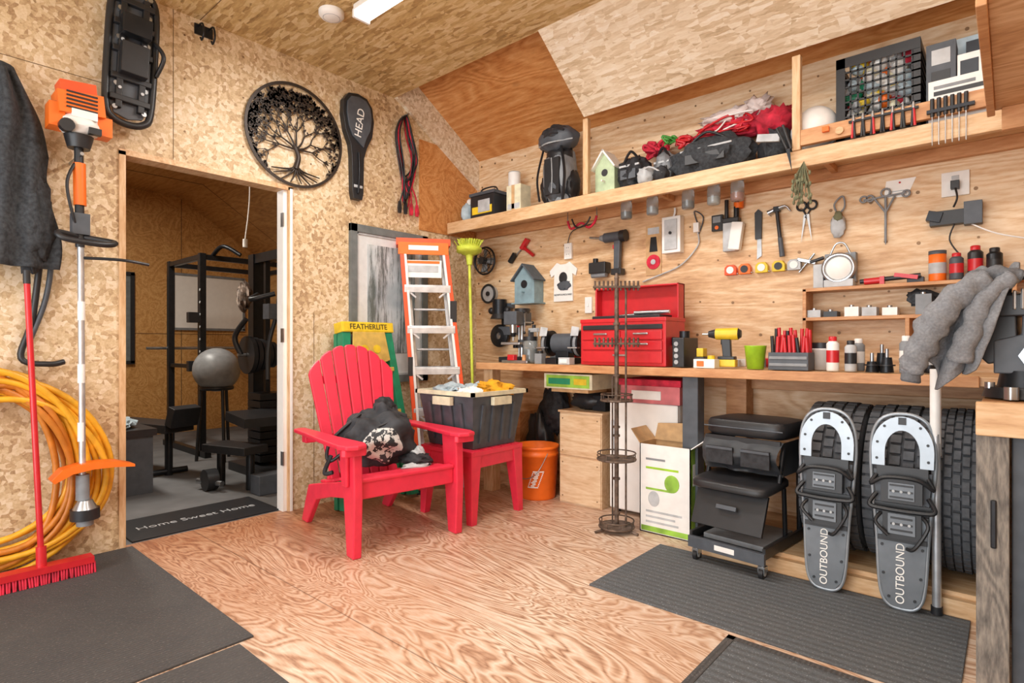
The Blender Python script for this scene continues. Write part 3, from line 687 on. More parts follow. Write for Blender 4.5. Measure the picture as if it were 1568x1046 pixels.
for z,w,c in[(.42,.12,GRY),(.37,.2,LGRN),(.25,.16,GBOX),(.12,.22,LGR),(.09,.18,LGR),(.06,.2,LGR)]: b.bx(x0+.04,x0+.04+w,y0-.001,y0,z,z+.012,c)
b.sph((x0+.2,y0-.0005,.30),(.045,.0015,.05),GBOX,10); b.sph((x0+.09,y0-.0005,.20),(.035,.0015,.045),LGR,10); b.bx(x0+.01,x1-.01,y0-.001,y0,.01,.04,GBOX)
b.bx(x1,x1+.001,y0+.03,y1-.03,.30,.42,PLATE)
b.done()
b=B('rusty_rod_stand',TR(-1.73,2.9,0))
b.cyl((0,0,.02),(0,0,1.47),.013,RUST); b.cyl((.05,.02,.02),(.05,.02,1.40),.006,RUST,n=8); b.cyl((-.04,.02,.02),(-.04,.02,.9),.005,RUST,n=8)
for z,r in[(.03,.10),(.42,.11),(.76,.09)]:
    b.torus((0,0,z),(0,0,1),r,.006,RUST,24,6); b.torus((0,0,z+.035),(0,0,1),r,.004,RUST,24,6)
    for i in range(8):
        a=i*PI/4; b.cyl((0,0,z),(r*math.cos(a),r*math.sin(a),z),.004,RUST,n=6); b.cyl((r*math.cos(a),r*math.sin(a),z),(r*math.cos(a),r*math.sin(a),z+.035),.003,RUST,n=6)
    b.cyl((0,0,z-.004),(0,0,z+.004),r*.95,RUST,n=20)
ca,sa=math.cos(.72),math.sin(.72)
for z in(1.09,1.42):
    b.box((0,0,z),(.27,.03,.012),RUST,(0,0,.72))
    for i in range(11): k=-.125+i*.025; b.cyl((k*ca,k*sa,z-.02),(k*ca,k*sa,z+.035),.006,RUST,n=6)
for a in(0,2.1,4.2): b.cyl((0,0,.03),(.14*math.cos(a),.14*math.sin(a),.008),.008,RUST,n=8)
for z in(.1,.30,.55,.6,.9,1.2): b.cyl((-.0,0,z),(0,0,z+.012),.02,RUST)
b.cyl((0,0,1.47),(0,0,1.5),.016,RUST,.006); b.done()
# mechanic seat
b=B('rolling_mechanic_seat',TR(-1.005,3.0,0,-.1))
w=.165
def chrome(p,q,r=.011): b.cyl(p,q,r,BLKM)
for sx in(-1,1):
    chrome((sx*w,-.24,.10),(sx*w,.2,.10),.013); chrome((sx*w,.2,.10),(sx*w*1.05,.16,.60),.013); chrome((sx*w,.02,.10),(sx*w,.0,.38)); chrome((sx*w*1.1,-.10,.41),(sx*w*1.1,-.04,.60))
    for y in(-.24,.2):
        b.cyl((sx*w,y,.05),(sx*w,y,.10),.01,STEEL); b.bx(sx*w-.016,sx*w+.016,y-.02,y+.02,.035,.062,STEEL); b.cyl((sx*w-.010,y,.03),(sx*w+.010,y,.03),.03,BLK,n=20); b.cyl((sx*w-.012,y,.03),(sx*w+.012,y,.03),.013,LGR,n=12)
def pad(cx,cy,cz,sx,sy,sz,mat,tilt=0):
    pts=[]; n=40
    for i in range(n):
        a=2*PI*i/n; e=.35
        pts.append((sx/2*math.copysign(abs(math.cos(a))**e,math.cos(a)),sy/2*math.copysign(abs(math.sin(a))**e,math.sin(a))))
    E=Euler((tilt,0,0)).to_matrix(); vs=[];prof=[(.93,-.5),(1,-.3),(1,.2),(.95,.42),(.75,.5)]
    for k,h in prof: vs+=[V((cx,cy,cz))+E@V((p[0]*k,p[1]*k,h*sz)) for p in pts]
    fs=[(q*n+i,q*n+(i+1)%n,(q+1)*n+(i+1)%n,(q+1)*n+i) for q in range(len(prof)-1) for i in range(n)]
    b.add(vs,fs+[tuple(range(n))[::-1],tuple(range((len(prof)-1)*n,len(prof)*n))],mat,True)
pad(0,.06,.665,.41,.33,.085,BLK); b.tube([(-.2,-.10,.665),(0,-.107,.665),(.2,-.10,.665)],.004,DGR,6)
# sagging nylon tool pouch under the seat
def pf(u,v):
    x=(u-.5)*.40*(1-.06*math.sin(PI*v)); z=.615-.165*v
    y=-.09-.055*math.sin(PI*min(1,v*1.05))-.012*math.sin(u*19)*v+.01*noise.noise(V((u*6,v*5,1)))
    return (x,y,z)
b.grid(pf,40,16,POUCH); b.grid(lambda u,v:((u-.5)*.36,-.09+.28*v,.455+.01*math.sin(u*9+v*5)),16,10,POUCH)
for sx in(-1,1): b.grid(lambda u,v:(sx*(.20-.02*math.sin(PI*v)),-.09+.28*u,.615-.16*v),10,10,POUCH)
b.box((0,-.10,.605),(.38,.014,.03),BLK); b.box((-.09,-.152,.53),(.14,.012,.085),BLKCL); b.box((.09,-.152,.53),(.14,.012,.085),BLKCL); b.box((-.09,-.16,.565),(.14,.006,.012),DGR); b.box((.09,-.16,.565),(.14,.006,.012),DGR)
pad(0,-.12,.405,.39,.32,.045,BLK,.06)
b.box((0,-.235,.285),(.35,.018,.19),BLK,(-.42,0,0)); b.box((0,-.262,.30),(.10,.014,.02),DGR,(-.42,0,0))
b.bx(-.18,.18,-.27,.2,.10,.112,BLKM); b.bx(-.19,.19,-.285,-.265,.075,.13,DGR); b.bx(-.19,-.175,-.27,.2,.10,.15,BLK); b.bx(.175,.19,-.27,.2,.10,.15,BLK); b.bx(-.05,.05,-.287,-.285,.09,.115,WHT)
b.bx(-.15,.15,-.20,.15,.112,.135,GRY)
b.done(.004)
def tyre(x,y,z,r=.355,w=.235,name='car_tyre'):
    b=B(name); h=w/2
    b.lathe((x,y,z),(1,0,0),[(r*.62,-h*.8),(r*.75,-h),(r*.90,-h*.98),(r*.97,-h*.82),(r-.016,-h*.6),(r-.013,0),(r-.016,h*.6),(r*.97,h*.82),(r*.90,h*.98),(r*.75,h),(r*.62,h*.8)],RUBR,48)
    N=44
    for k in range(N):
        a=2*PI*k/N
        for off in (-.38,-.19,0,.19,.38):
            aa=a+(PI/N if abs(off)==.19 else 0)
            rr_=r-.008 if abs(off)<.3 else r-.014
            b.box((x+off*w*1.02,y+rr_*math.cos(aa),z+rr_*math.sin(aa)),(w*.15,.038,.014),RUBT,(aa-PI/2,0,.0))
    b.lathe((x,y,z),(1,0,0),[(0,-h*.3),(r*.2,-h*.35),(r*.5,-h*.2),(r*.62,-h*.8),(r*.64,-h*.8),(r*.62,h*.8),(r*.5,h*.5),(0,h*.4)],BLKM,32)
    b.done()
tyre(-.63,3.215,.446,w=.25); tyre(-.375,3.215,.446,w=.25); tyre(-.165,3.215,.446,w=.15)
def snowshoe(x,yb,tilt,rz):
    T=TR(x,yb,.015,rz)@M.Rotation(-tilt,4,'X')@M.Diagonal((.87,1,.95,1))
    b=B('snowshoe',T)
    half=[(0,0),(.045,.006),(.075,.04),(.090,.12),(.10,.30),(.115,.46),(.125,.58)]
    out=half+[(.127,.66),(.118,.74),(.09,.795),(.045,.82),(0,.825)]
    full=out+[(-p[0],p[1]) for p in out[-2:0:-1]]
    b.tube([(p[0],0,p[1]) for p in full],.008,SNOWA,8,closed=True,k=3)
    deck=half[:5]+[(.105,.40),(-.105,.40)]+[(-p[0],p[1]) for p in half[4:0:-1]]
    b.plate([(p[0]*.95,p[1]*.98+.004) for p in deck],(0,-.002,0),(1,0,0),(0,0,1),.006,SNOW)
    up_=[(-.105,.40),(.105,.40),(.12,.58),(-.12,.58)]
    b.plate([(p[0]*.95,p[1]) for p in up_],(0,-.002,0),(1,0,0),(0,0,1),.006,DGR)
    arch=[(.122*math.cos(a),.67+.145*math.sin(a)) for a in [PI*i/16 for i in range(17)]]; inn=[(.068*math.cos(a),.66+.095*math.sin(a)) for a in [PI*i/16 for i in range(16,-1,-1)]]
    b.plate([(.12,.60)]+arch+[(-.12,.60),(-.068,.60)]+inn+[(.068,.60)],(0,-.010,0),(1,0,0),(0,0,1),.016,SNOWA)
    b.box((0,-.028,.795),(.03,.012,.03),BLK)
    b.box((0,-.018,.575),(.20,.02,.05),BLK); b.box((0,-.03,.50),(.16,.05,.10),BLK); b.box((0,-.057,.50),(.10,.008,.07),SNOW); 
    for z in(.475,.50,.525): b.box((0,-.062,z),(.09,.004,.007),BLK)
    b.box((0,-.02,.36),(.15,.03,.13),BLK); b.box((0,-.037,.36),(.105,.010,.085),SNOW); 
    for z in(.335,.36,.385): b.box((0,-.043,z),(.085,.004,.008),BLK)
    for xx in(-.03,.0,.03): b.cyl((xx,-.046,.36),(xx,-.040,.36),.006,LGR,n=8); b.cyl((xx,-.066,.50),(xx,-.060,.50),.006,LGR,n=8)
    b.box((0,-.012,.29),(.19,.01,.02),BLK); b.box((0,-.012,.43),(.22,.012,.025),BLK)
    b.tube([(-.10,-.03,.48),(-.125,-.05,.43),(-.06,-.055,.42),(.06,-.055,.42),(.125,-.05,.43),(.10,-.03,.48)],.010,BLK,6)
    b.tube([(-.10,-.03,.56),(-.12,-.05,.52),(-.06,-.065,.555),(.06,-.065,.555),(.12,-.05,.52),(.10,-.03,.56)],.009,BLK,6)
    b.tube([(-.08,-.03,.40),(-.10,-.05,.36),(-.05,-.05,.31)],.008,BLK,6); b.tube([(.08,-.03,.40),(.10,-.05,.36),(.05,-.05,.27),(.02,-.03,.26)],.008,BLK,6)
    for sx in(-1,1):
        for xx,zz in[(.10,.63),(.098,.70),(.07,.77),(.085,.44),(.078,.26),(.072,.14),(.05,.045)]: b.cyl((sx*xx,-.029 if zz>.6 else -.014,zz),(sx*xx,-.008,zz),.006,BLK,n=10)
    ob=b.done(.002)
    up=(T.to_3x3()@V((0,0,1))); rt=(T.to_3x3()@V((1,0,0)))
    textm(ob,'OUTBOUND',T@V((-.005,-.0095,.148)),up,-rt,.042,PLATE)
snowshoe(-.615,2.785,.07,.0)
snowshoe(-.335,2.775,.07,.05)
b=B('aluminium_pole'); b.cyl((-.225,2.83,.009),(-.23,2.84,.985),.016,ALU); b.cyl((-.23,2.84,.64),(-.23,2.84,.985),.019,WHT); b.cyl((-.225,2.83,.009),(-.225,2.83,.04),.02,BLK); b.done()
# ---------------------------------------------------------------- bench-top items
zb=.954
b=B('red_tool_box'); x0,x1,y0,y1=-2.13,-1.53,3.12,3.38
b.bx(x0,x1,y0,y1,zb,zb+.29,REDP)
b.bx(x0-.004,x1+.004,y0-.004,y1+.004,zb+.27,zb+.295,REDP)
zz=zb+.02
for h in(.07,.055,.055):
    for xa,xb in([(x0+.02,x1-.02)] if h>.06 else [(x0+.02,(x0+x1)/2-.005),((x0+x1)/2+.005,x1-.02)]):
        b.bx(xa,xb,y0-.012,y0,zz,zz+h,REDP); c=(xa+xb)/2; b.bx(c-.05,c+.05,y0-.022,y0-.012,zz+h*.55,zz+h*.55+.012,STEEL)
    zz+=h+.008
b.bx(x0+.02,x1-.02,y0-.010,y0,zz,zz+.03,BLK)
b.bx(x0+.0,x1+.0,y1-.02,y1,zb+.29,zb+.51,REDP); b.bx(x0,x0+.012,y1-.09,y1,zb+.29,zb+.51,REDP); b.bx(x1-.012,x1,y1-.09,y1,zb+.29,zb+.51,REDP); b.bx(x0,x1,y1-.09,y1,zb+.498,zb+.51,REDP)
b.bx(x0+.06,x1-.06,y0+.04,y1-.05,zb+.29,zb+.315,BLK)
b.cyl((x0+.15,y0+.1,zb+.31),(x1-.1,y0+.12,zb+.33),.008,STEEL); b.cyl((x1-.25,y0+.08,zb+.33),(x1-.02,y0+.09,zb+.33),.012,STEEL)
b.box((x1+.012,3.25,zb+.15),(.02,.12,.05),BLKM); b.done(.004)
b=B('socket_organizer'); b.bx(-1.48,-1.41,3.1,3.3,zb,zb+.17,BLK); 
for i in range(4): b.cyl((-1.455,3.095,zb+.03+i*.035),(-1.455,3.1,zb+.03+i*.035),.013,STEEL)
b.cyl((-1.45,3.2,zb+.17),(-1.45,3.2,zb+.21),.03,BLKM); b.done(.004)
b=B('cordless_drill',TR(-1.20,3.2,zb,.15))
b.box((0,0,.012+.015),(.10,.075,.04),YEL); b.box((0,0,.055),(.09,.07,.02),BLK)
b.plate([(-.02,.06),(.025,.06),(.02,.16),(-.03,.16)],(0,.018,0),(1,0,0),(0,0,1),.036,BLK)
b.cyl((-.06,0,.19),(.06,0,.19),.032,YEL,.034); b.cyl((-.06,0,.19),(-.10,0,.19),.028,BLK,.018); b.cyl((-.10,0,.19),(-.135,0,.19),.006,STEEL); b.cyl((.06,0,.19),(.075,0,.19),.03,BLK,.02); b.box((-.028,0,.145),(.012,.015,.03),BLK); b.done(.004)
b=B('drill_charger'); b.bx(-1.34,-1.22,3.07,3.14,zb,zb+.05,WHT); b.bx(-1.32,-1.28,3.065,3.07,zb+.01,zb+.04,ORG); b.cyl((-1.25,3.1,zb+.05),(-1.25,3.1,zb+.07),.02,YEL); b.done(.004)
b=B('battery_pack'); b.bx(-1.38,-1.32,3.17,3.25,zb,zb+.06,BLK); b.bx(-1.37,-1.33,3.18,3.24,zb+.06,zb+.11,YEL); b.done(.004)
b=B('lime_tumbler'); b.lathe((-1.03,3.15,zb),(0,0,1),[(0,0),(.042,0),(.055,.12),(.058,.125),(.052,.125),(.04,.006),(0,.006)],LGRN,28); b.done()
b=B('screwdriver_rack'); b.bx(-.95,-.76,3.1,3.22,zb,zb+.09,DGR); b.bx(-.945,-.765,3.095,3.1,zb+.02,zb+.035,GRY); b.bx(-.945,-.765,3.095,3.1,zb+.055,zb+.07,GRY)
for i in range(9):
    for j in range(2):
        x=-.935+i*.0205; y=3.13+j*.05; b.cyl((x,y,zb+.08),(x+R.uniform(-.01,.01),y,zb+.16+j*.04+R.uniform(0,.02)),.009,REDP if R.random()<.8 else BLK,n=8); 
b.done(.002)
def can(name,x,y,z,r,h,body,cap,spray=True):
    b=B(name)
    b.lathe((x,y,z),(0,0,1),[(0,0),(r*.92,0),(r,.006),(r,h*.78),(r*.95,h*.8),(r*.6,h*.87)] if spray else [(0,0),(r*.95,0),(r,.005),(r,h*.92),(r*.9,h*.93),(0,h*.93)],body,20)
    if spray: b.lathe((x,y,z),(0,0,1),[(r*.65,h*.84),(r*.65,h*.98),(r*.5,h),(0,h)],cap,16)
    else: b.lathe((x,y,z),(0,0,1),[(r*1.02,h*.88),(r*1.02,h),(0,h)],cap,20)
    b.cyl((x,y,z+h*.25),(x,y,z+h*.6),r*1.01,cap if spray else LGR,n=20,cap=False); return b.done()
b=B('white_tub'); b.lathe((-.74,3.28,zb),(0,0,1),[(0,0),(.05,0),(.056,.1),(.059,.102),(.059,.11),(0,.115)],WHT,24); b.cyl((-.74,3.28,zb+.11),(-.74,3.28,zb+.14),.058,BLK); b.done()
can('spray_paint_can',-.66,3.14,zb,.028,.17,WHT,REDP); can('spray_paint_can',-.585,3.15,zb,.026,.15,LGR,BLK); can('spray_paint_can',-.57,3.25,zb,.028,.16,GRY,WHT); can('spray_paint_can',-.36,3.12,zb,.026,.17,GRY,WHT)
can('spray_paint_can',-.28,3.2,zb,.026,.15,BLKM,LGR); can('paint_tin',-.30,3.33,zb,.05,.11,LGR,GRY,False)
b=B('hole_saw_set'); 
for i,(x,y) in enumerate([(-.50,3.17),(-.44,3.17),(-.47,3.24)]): b.cyl((x,y,zb),(x,y,zb+.05+.02*i),.028,BLKM,.02); b.cyl((x,y,zb+.05+.02*i),(x,y,zb+.09+.02*i),.008,STEEL); b.cyl((x,y,zb+.03),(x,y,zb+.036),.034,BLK)
b.done()
b=B('bench_grinder',TR(-2.36,3.26,zb,.1)); b.box((0,0,.02),(.22,.14,.04),BLKM); b.cyl((-.08,0,.14),(.08,0,.14),.07,DGR); b.box((0,0,.07),(.10,.09,.08),BLKM)
for sx in(-1,1):
    b.cyl((sx*.10,0,.14),(sx*.145,0,.14),.092,BLKM,n=28); b.cyl((sx*.115,-.015,.135),(sx*.135,-.015,.135),.084,GRY,n=28); b.box((sx*.125,-.1,.11),(.07,.05,.01),STEEL); b.cyl((sx*.145,0,.14),(sx*.155,0,.14),.02,STEEL)
    b.plate([(-.03,0),(.03,0),(.03,.06),(-.03,.07)],(sx*.125,-.09,.19),(1,0,0),(0,.3,1),.004,LGR)
b.done(.004)
b=B('bench_drill_press',TR(-2.83,3.30,zb,.2)); b.box((0,0,.02),(.20,.24,.04),BLKM); b.cyl((0,.07,.04),(0,.07,.38),.022,STEEL); b.box((0,0,.33),(.11,.24,.10),DGR); b.cyl((0,.07,.37),(0,.07,.41),.06,BLK); b.cyl((0,-.07,.22),(0,-.07,.30),.024,STEEL,.03); b.cyl((0,-.07,.19),(0,-.07,.22),.016,BLKM,.024); b.cyl((0,-.07,.16),(0,-.07,.19),.005,STEEL)
b.box((0,-.03,.14),(.16,.18,.02),STEEL); b.cyl((0,.07,.11),(0,.07,.17),.035,DGR)
for a in(0,2.1,4.2): b.cyl((.06,0,.30),(.08,.09*math.cos(a),.30+.09*math.sin(a)),.006,STEEL); b.sph((.08,.09*math.cos(a),.30+.09*math.sin(a)),.012,BLK,8)
b.done(.004)
b=B('parts_jar'); b.lathe((-2.60,3.17,zb),(0,0,1),[(0,0),(.05,0),(.052,.01),(.052,.15),(.046,.16)],GLASS,24); b.cyl((-2.60,3.17,zb+.16),(-2.60,3.17,zb+.19),.05,BLK); b.cyl((-2.60,3.17,zb+.01),(-2.60,3.17,zb+.10),.044,BLKM); b.done()
b=B('hand_plane'); b.bx(-2.78,-2.54,3.06,3.09,zb,zb+.02,STEEL); b.bx(-2.72,-2.66,3.055,3.095,zb+.02,zb+.06,REDP); b.cyl((-2.58,3.075,zb+.02),(-2.58,3.075,zb+.06),.014,WOODO); b.done(.003)
b=B('small_tin_boxes'); b.bx(-2.27,-2.18,3.06,3.12,zb,zb+.045,LGR); b.bx(-2.38,-2.29,3.06,3.11,zb,zb+.04,BLKM); b.bx(-2.48,-2.42,3.07,3.12,zb,zb+.07,GRY); b.cyl((-2.45,3.095,zb+.07),(-2.45,3.095,zb+.09),.02,BLK); b.bx(-2.26,-2.2,3.058,3.06,zb+.01,zb+.035,WHT); b.done(.003)
b=B('angle_grinder'); b.cyl((-2.55,3.44,zb+.05),(-2.42,3.46,zb+.06),.035,BLKM); b.cyl((-2.58,3.44,zb+.03),(-2.58,3.44,zb+.09),.04,GRY); b.cyl((-2.58,3.44,zb+.0),(-2.58,3.44,zb+.02),.06,BLK); b.cyl((-2.42,3.46,zb+.06),(-2.36,3.47,zb+.06),.03,REDP,.02); b.done()
b=B('toggle_clamp_pair')
for x in(-2.97,-2.93): b.cyl((x,3.48,zb),(x,3.48,zb+.30),.008,STEEL); b.box((x,3.46,zb+.29),(.03,.08,.04),REDP); b.box((x,3.46,zb+.12),(.03,.08,.03),BLKM); b.box((x,3.48,zb+.01),(.036,.06,.02),BLKM)
b.done(.002)
b=B('scroll_saw',TR(-2.68,3.31,zb,-.3)); b.box((0,0,.02),(.10,.08,.04),BLK); b.box((-.04,0,.13),(.02,.04,.22),DGR); b.box((.0,0,.24),(.11,.03,.03),LGR); b.cyl((.045,0,.04),(.045,0,.24),.004,STEEL); b.box((.02,0,.10),(.08,.08,.01),STEEL); b.cyl((.0,0,.25),(.0,0,.28),.014,BLK); b.done(.003)
b=B('bench_clutter')
for i in range(26):
    x=R.uniform(-2.25,-.95); y=R.uniform(3.42,3.53); s_=R.uniform(.015,.035); m_=R.choice([BLKM,LGR,GRY,REDP,YEL,BLK,STEEL,WHT])
    if i%3==0: b.cyl((x,y,zb),(x,y,zb+s_*R.uniform(1.5,3.2)),s_*.8,m_)
    elif i%3==1: b.box((x,y,zb+s_*.8),(s_*2.4,s_*1.6,s_*1.6),m_,(0,0,R.uniform(0,.6)))
    else: b.cyl((x-s_*2,y,zb+.01),(x+s_*2,y-.02,zb+.012),.009,m_)
b.done(.002)
# ---------------------------------------------------------------- wall B hangings
w=YB-.001
b=B('clip_fan'); c=(-3.38,w-.07,1.80); b.torus(c,(0,1,0),.115,.008,BLKM); b.torus((c[0],c[1]-.03,c[2]),(0,1,0),.10,.004,BLKM)
for i in range(16): a=i*PI/8; b.cyl((c[0],c[1]-.05,c[2]),(c[0]+.112*math.cos(a),c[1],c[2]+.112*math.sin(a)),.002,BLKM,n=5)
for i in range(4):
    a=i*PI/2; b.plate([(.02,-.02),(.09,-.04),(.1,.02),(.02,.02)],(c[0],c[1],c[2]),(math.cos(a),.1,math.sin(a)),(-math.sin(a),.3,math.cos(a)),.003,GRY)
b.cyl((c[0],w,c[2]),(c[0],c[1]-.05,c[2]),.03,BLK); b.done()
b=B('disc_work_lamp'); b.cyl((-3.36,w,1.52),(-3.36,w-.05,1.52),.07,LGR,.075); b.torus((-3.36,w-.05,1.52),(0,1,0),.075,.01,BLK); b.cyl((-3.36,w-.05,1.52),(-3.36,w-.06,1.52),.02,BLK); b.done()
b=B('plunge_router'); b.cyl((-3.20,w-.08,1.34),(-3.20,w-.08,1.46),.06,BLKM); b.cyl((-3.20,w-.08,1.30),(-3.20,w-.08,1.34),.08,BLK,.06); b.box((-3.20,w-.02,1.41),(.2,.04,.04),DGR); b.sph((-3.29,w-.08,1.37),.03,BLK,8); b.sph((-3.11,w-.08,1.37),.03,BLK,8); b.done()
b=B('circular_saw'); b.cyl((-3.22,w-.05,1.16),(-3.22,w-.07,1.16),.085,STEEL,n=32); b.lathe((-3.22,w-.04,1.16),(0,-1,0),[(.03,0),(.095,0),(.095,.03),(.03,.04)],BLKM,28); b.box((-3.14,w-.04,1.20),(.16,.07,.07),DGR); b.tube([(-3.10,w-.05,1.23),(-3.04,w-.05,1.28),(-2.99,w-.05,1.22)],.014,BLK); b.box((-3.22,w-.01,1.25),(.03,.02,.10),BLKM); b.done(.003)
b=B('bar_clamp'); b.cyl((-3.12,w-.02,1.78),(-2.95,w-.02,1.92),.006,STEEL); b.cyl((-2.99,w-.03,1.88),(-2.88,w-.03,1.80),.014,REDP); b.box((-3.1,w-.03,1.80),(.03,.04,.09),BLKM,(0,.7,0)); b.box((-2.97,w-.03,1.9),(.03,.04,.1),REDP,(0,.7,0)); b.done(.003)
def birdhouse(name,x,y,z,wd,h,dp,body,roof,trim):
    b=B(name); b.plate([(-wd/2,0),(wd/2,0),(wd/2,h*.62),(0,h*.95),(-wd/2,h*.62)],(x,y-.001,z),(1,0,0),(0,0,1),dp,body)
    for s_ in(-1,1):
        L=math.hypot(wd/2,h*.33)+.035
        b.plate([(0,.0),(L,.0),(L,dp+.03),(0,dp+.03)],(x,y-.001,z+h*.96),V((s_*wd/2,0,-h*.33)),(0,-1,0),.012*s_,roof)
    b.cyl((x,y-dp-.004,z+h*.45),(x,y-dp+.002,z+h*.45),wd*.16,BLK,n=20); b.cyl((x,y-dp,z+h*.25),(x,y-dp-.04,z+h*.25),.006,trim,n=8); b.bx(x-wd*.6,x+wd*.6,y-dp-.02,y-.001,z-.012,z,trim)
    return b
b=birdhouse('birdhouse',-2.90,w,1.42,.20,.32,.12,BLUEG,SHING,BLUEG); b.done(.002)
b=B('souvenir_tshirt'); x,z=-2.60,1.42
b.plate([(-.09,0),(.09,0),(.085,.21),(.115,.19),(.13,.24),(.06,.30),(.025,.285),(-.025,.285),(-.06,.30),(-.13,.24),(-.115,.19),(-.085,.21)],(x,w,z),(1,0,0),(0,0,1),.012,WHT)
b.sph((x,w-.012,z+.18),(.04,.004,.045),BLK,12); b.sph((x+.01,w-.013,z+.12),(.06,.004,.035),DGR,12,.4,5,2); ts=b.done(.002)
textm(ts,'NEWFOUNDLAND',(x,w-.0135,z+.05),(1,0,0),(0,0,1),.020,BLK)
b=B('outlet_plate'); b.bx(-2.585,-2.515,w-.02,w,1.74,1.86,WHT)
for zz in(1.775,1.825): b.bx(-2.57,-2.53,w-.024,w-.02,zz-.016,zz+.016,PLATE); b.bx(-2.56,-2.557,w-.026,w-.023,zz-.006,zz+.006,BLK); b.bx(-2.543,-2.54,w-.026,w-.023,zz-.006,zz+.006,BLK)
b.tube([(-2.55,w-.02,1.86),(-2.5,w-.02,1.95),(-2.3,w-.02,1.98)],.004,BLK,6); b.done(.002)
b=B('red_bungee_cord'); b.tube([(-2.45,3.42,1.99),(-2.42,3.42,1.93),(-2.33,3.42,1.96),(-2.27,3.42,1.92),(-2.22,3.42,1.95),(-2.2,3.42,1.995)],.009,REDC,6); b.tube([(-2.40,3.40,1.995),(-2.36,3.40,1.93),(-2.28,3.40,1.94),(-2.24,3.40,1.99)],.006,BLK,6); b.cyl((-2.45,3.42,1.98),(-2.45,3.42,2.064),.004,STEEL,n=6); b.cyl((-2.2,3.42,1.98),(-2.2,3.42,2.064),.004,STEEL,n=6); b.done()
b=B('light_switch_plate'); b.bx(-2.40,-2.34,w-.012,w,1.32,1.44,WHT); b.bx(-2.376,-2.364,w-.02,w-.012,1.37,1.39,PLATE); b.done(.002)
b=B('belt_sander'); b.box((-2.25,w-.045,1.64),(.14,.08,.08),BLK); b.cyl((-2.31,w-.05,1.59),(-2.19,w-.05,1.59),.02,GRY); b.cyl((-2.28,w-.05,1.67),(-2.28,w-.05,1.71),.02,BLKM); b.done(.006)
b=B('impact_wrench'); b.cyl((-2.20,w-.05,1.85),(-2.07,w-.05,1.85),.036,DGR,.036); b.cyl((-2.07,w-.05,1.85),(-2.03,w-.05,1.85),.042,BLK); b.cyl((-2.20,w-.05,1.85),(-2.24,w-.05,1.855),.030,GRY,.018); b.cyl((-2.24,w-.05,1.855),(-2.33,w-.05,1.87),.010,STEEL,.008); b.plate([(-.022,0),(.02,0),(.03,.22),(-.02,.22)],(-2.10,w-.03,1.61),(1,0,0),(0,0,1),.036,DGR); b.box((-2.095,w-.05,1.60),(.08,.065,.045),BLK); b.box((-2.13,w-.05,1.78),(.012,.015,.03),REDP); b.done(.005)
b=B('saw_blade_package'); b.bx(-1.90,-1.785,w-.006,w,1.56,1.90,CARD); b.cyl((-1.842,w-.006,1.65),(-1.842,w-.012,1.65),.050,REDC,n=28); b.cyl((-1.842,w-.012,1.65),(-1.842,w-.014,1.65),.018,LGR); b.plate([(-.03,0),(.03,0),(.02,.1),(-.02,.1)],(-1.842,w-.006,1.72),(1,0,0),(0,0,1),.004,BLKM); b.bx(-1.885,-1.80,w-.009,w-.006,1.84,1.885,LGR); b.done()
b=B('electrical_junction_box'); b.bx(-1.755,-1.625,w-.06,w,1.69,1.93,WHT); b.bx(-1.735,-1.645,w-.068,w-.06,1.71,1.91,LGR); b.cyl((-1.69,w-.075,1.82),(-1.69,w-.068,1.82),.01,BLK); b.tube([(-1.69,w-.02,1.93),(-1.68,w-.02,1.96),(-1.68,w-.02,1.99)],.008,WHT,6); b.done(.005)
b=B('coiled_charging_cable'); b.tube([(-1.53,w-.012,1.82),(-1.52,w-.012,1.74),(-1.58,w-.012,1.66),(-1.66,w-.012,1.60),(-1.78,w-.012,1.56),(-1.92,w-.012,1.52)],.005,LGR,6); b.box((-1.53,w-.02,1.84),(.035,.03,.06),WHT); b.tube([(-1.53,w-.012,1.87),(-1.55,w-.012,1.95),(-1.49,w-.012,1.9),(-1.52,w-.012,1.8)],.004,DGR,6); b.done()
b=B('stud_finder'); b.bx(-1.43,-1.36,w-.03,w,1.80,1.90,BLK); b.bx(-1.42,-1.37,w-.035,w-.03,1.85,1.89,GRY); b.cyl((-1.395,w-.036,1.82),(-1.395,w-.03,1.82),.012,ORG); b.done(.004)
b=B('caulking_gun'); b.cyl((-1.33,w-.04,1.76),(-1.33,w-.04,1.98),.012,BLK); b.box((-1.30,w-.04,1.85),(.10,.05,.03),BLK); b.box((-1.31,w-.03,1.75),(.08,.05,.18),LGR); b.box((-1.27,w-.04,1.75),(.07,.045,.17),WHT,(0,.15,0)); b.cyl((-1.27,w-.04,1.83),(-1.27,w-.04,1.93),.016,BLKM); b.cyl((-1.26,w-.03,1.92),(-1.26,w-.03,1.99),.028,ORG); b.done(.006)
b=B('hand_saw'); b.plate([(-.01,0),(.018,.02),(.012,.26),(-.006,.26)],(-1.15,w-.002,1.60),(1,0,0),(0,0,1),.003,STEEL); b.plate([(-.018,.1),(.018,.1),(.022,.26),(0,.28),(-.02,.26)],(-1.15,w,1.62),(1,0,0),(0,0,1),.016,BLK); b.done()
def hammer(x,z):
    b=B('claw_hammer'); b.cyl((x+.03,w-.025,z),(x,w-.025,z+.27),.012,BLK,.010); b.cyl((x+.03,w-.025,z),(x+.018,w-.025,z+.11),.015,DGR,.013)
    b.cyl((x-.05,w-.025,z+.265),(x-.01,w-.025,z+.28),.016,STEEL,.013); b.box((x,w-.025,z+.28),(.035,.028,.032),BLKM)
    for dy in(.035,.015): b.tube([(x+.015,w-dy,z+.285),(x+.05,w-dy,z+.29),(x+.075,w-dy,z+.26)],lambda t:.011*(1-.6*t),STEEL,6)
    b.cyl((x-.04,w,z+.25),(x-.04,w-.04,z+.25),.003,STEEL,n=6); b.done(.002)
hammer(-1.04,1.60)
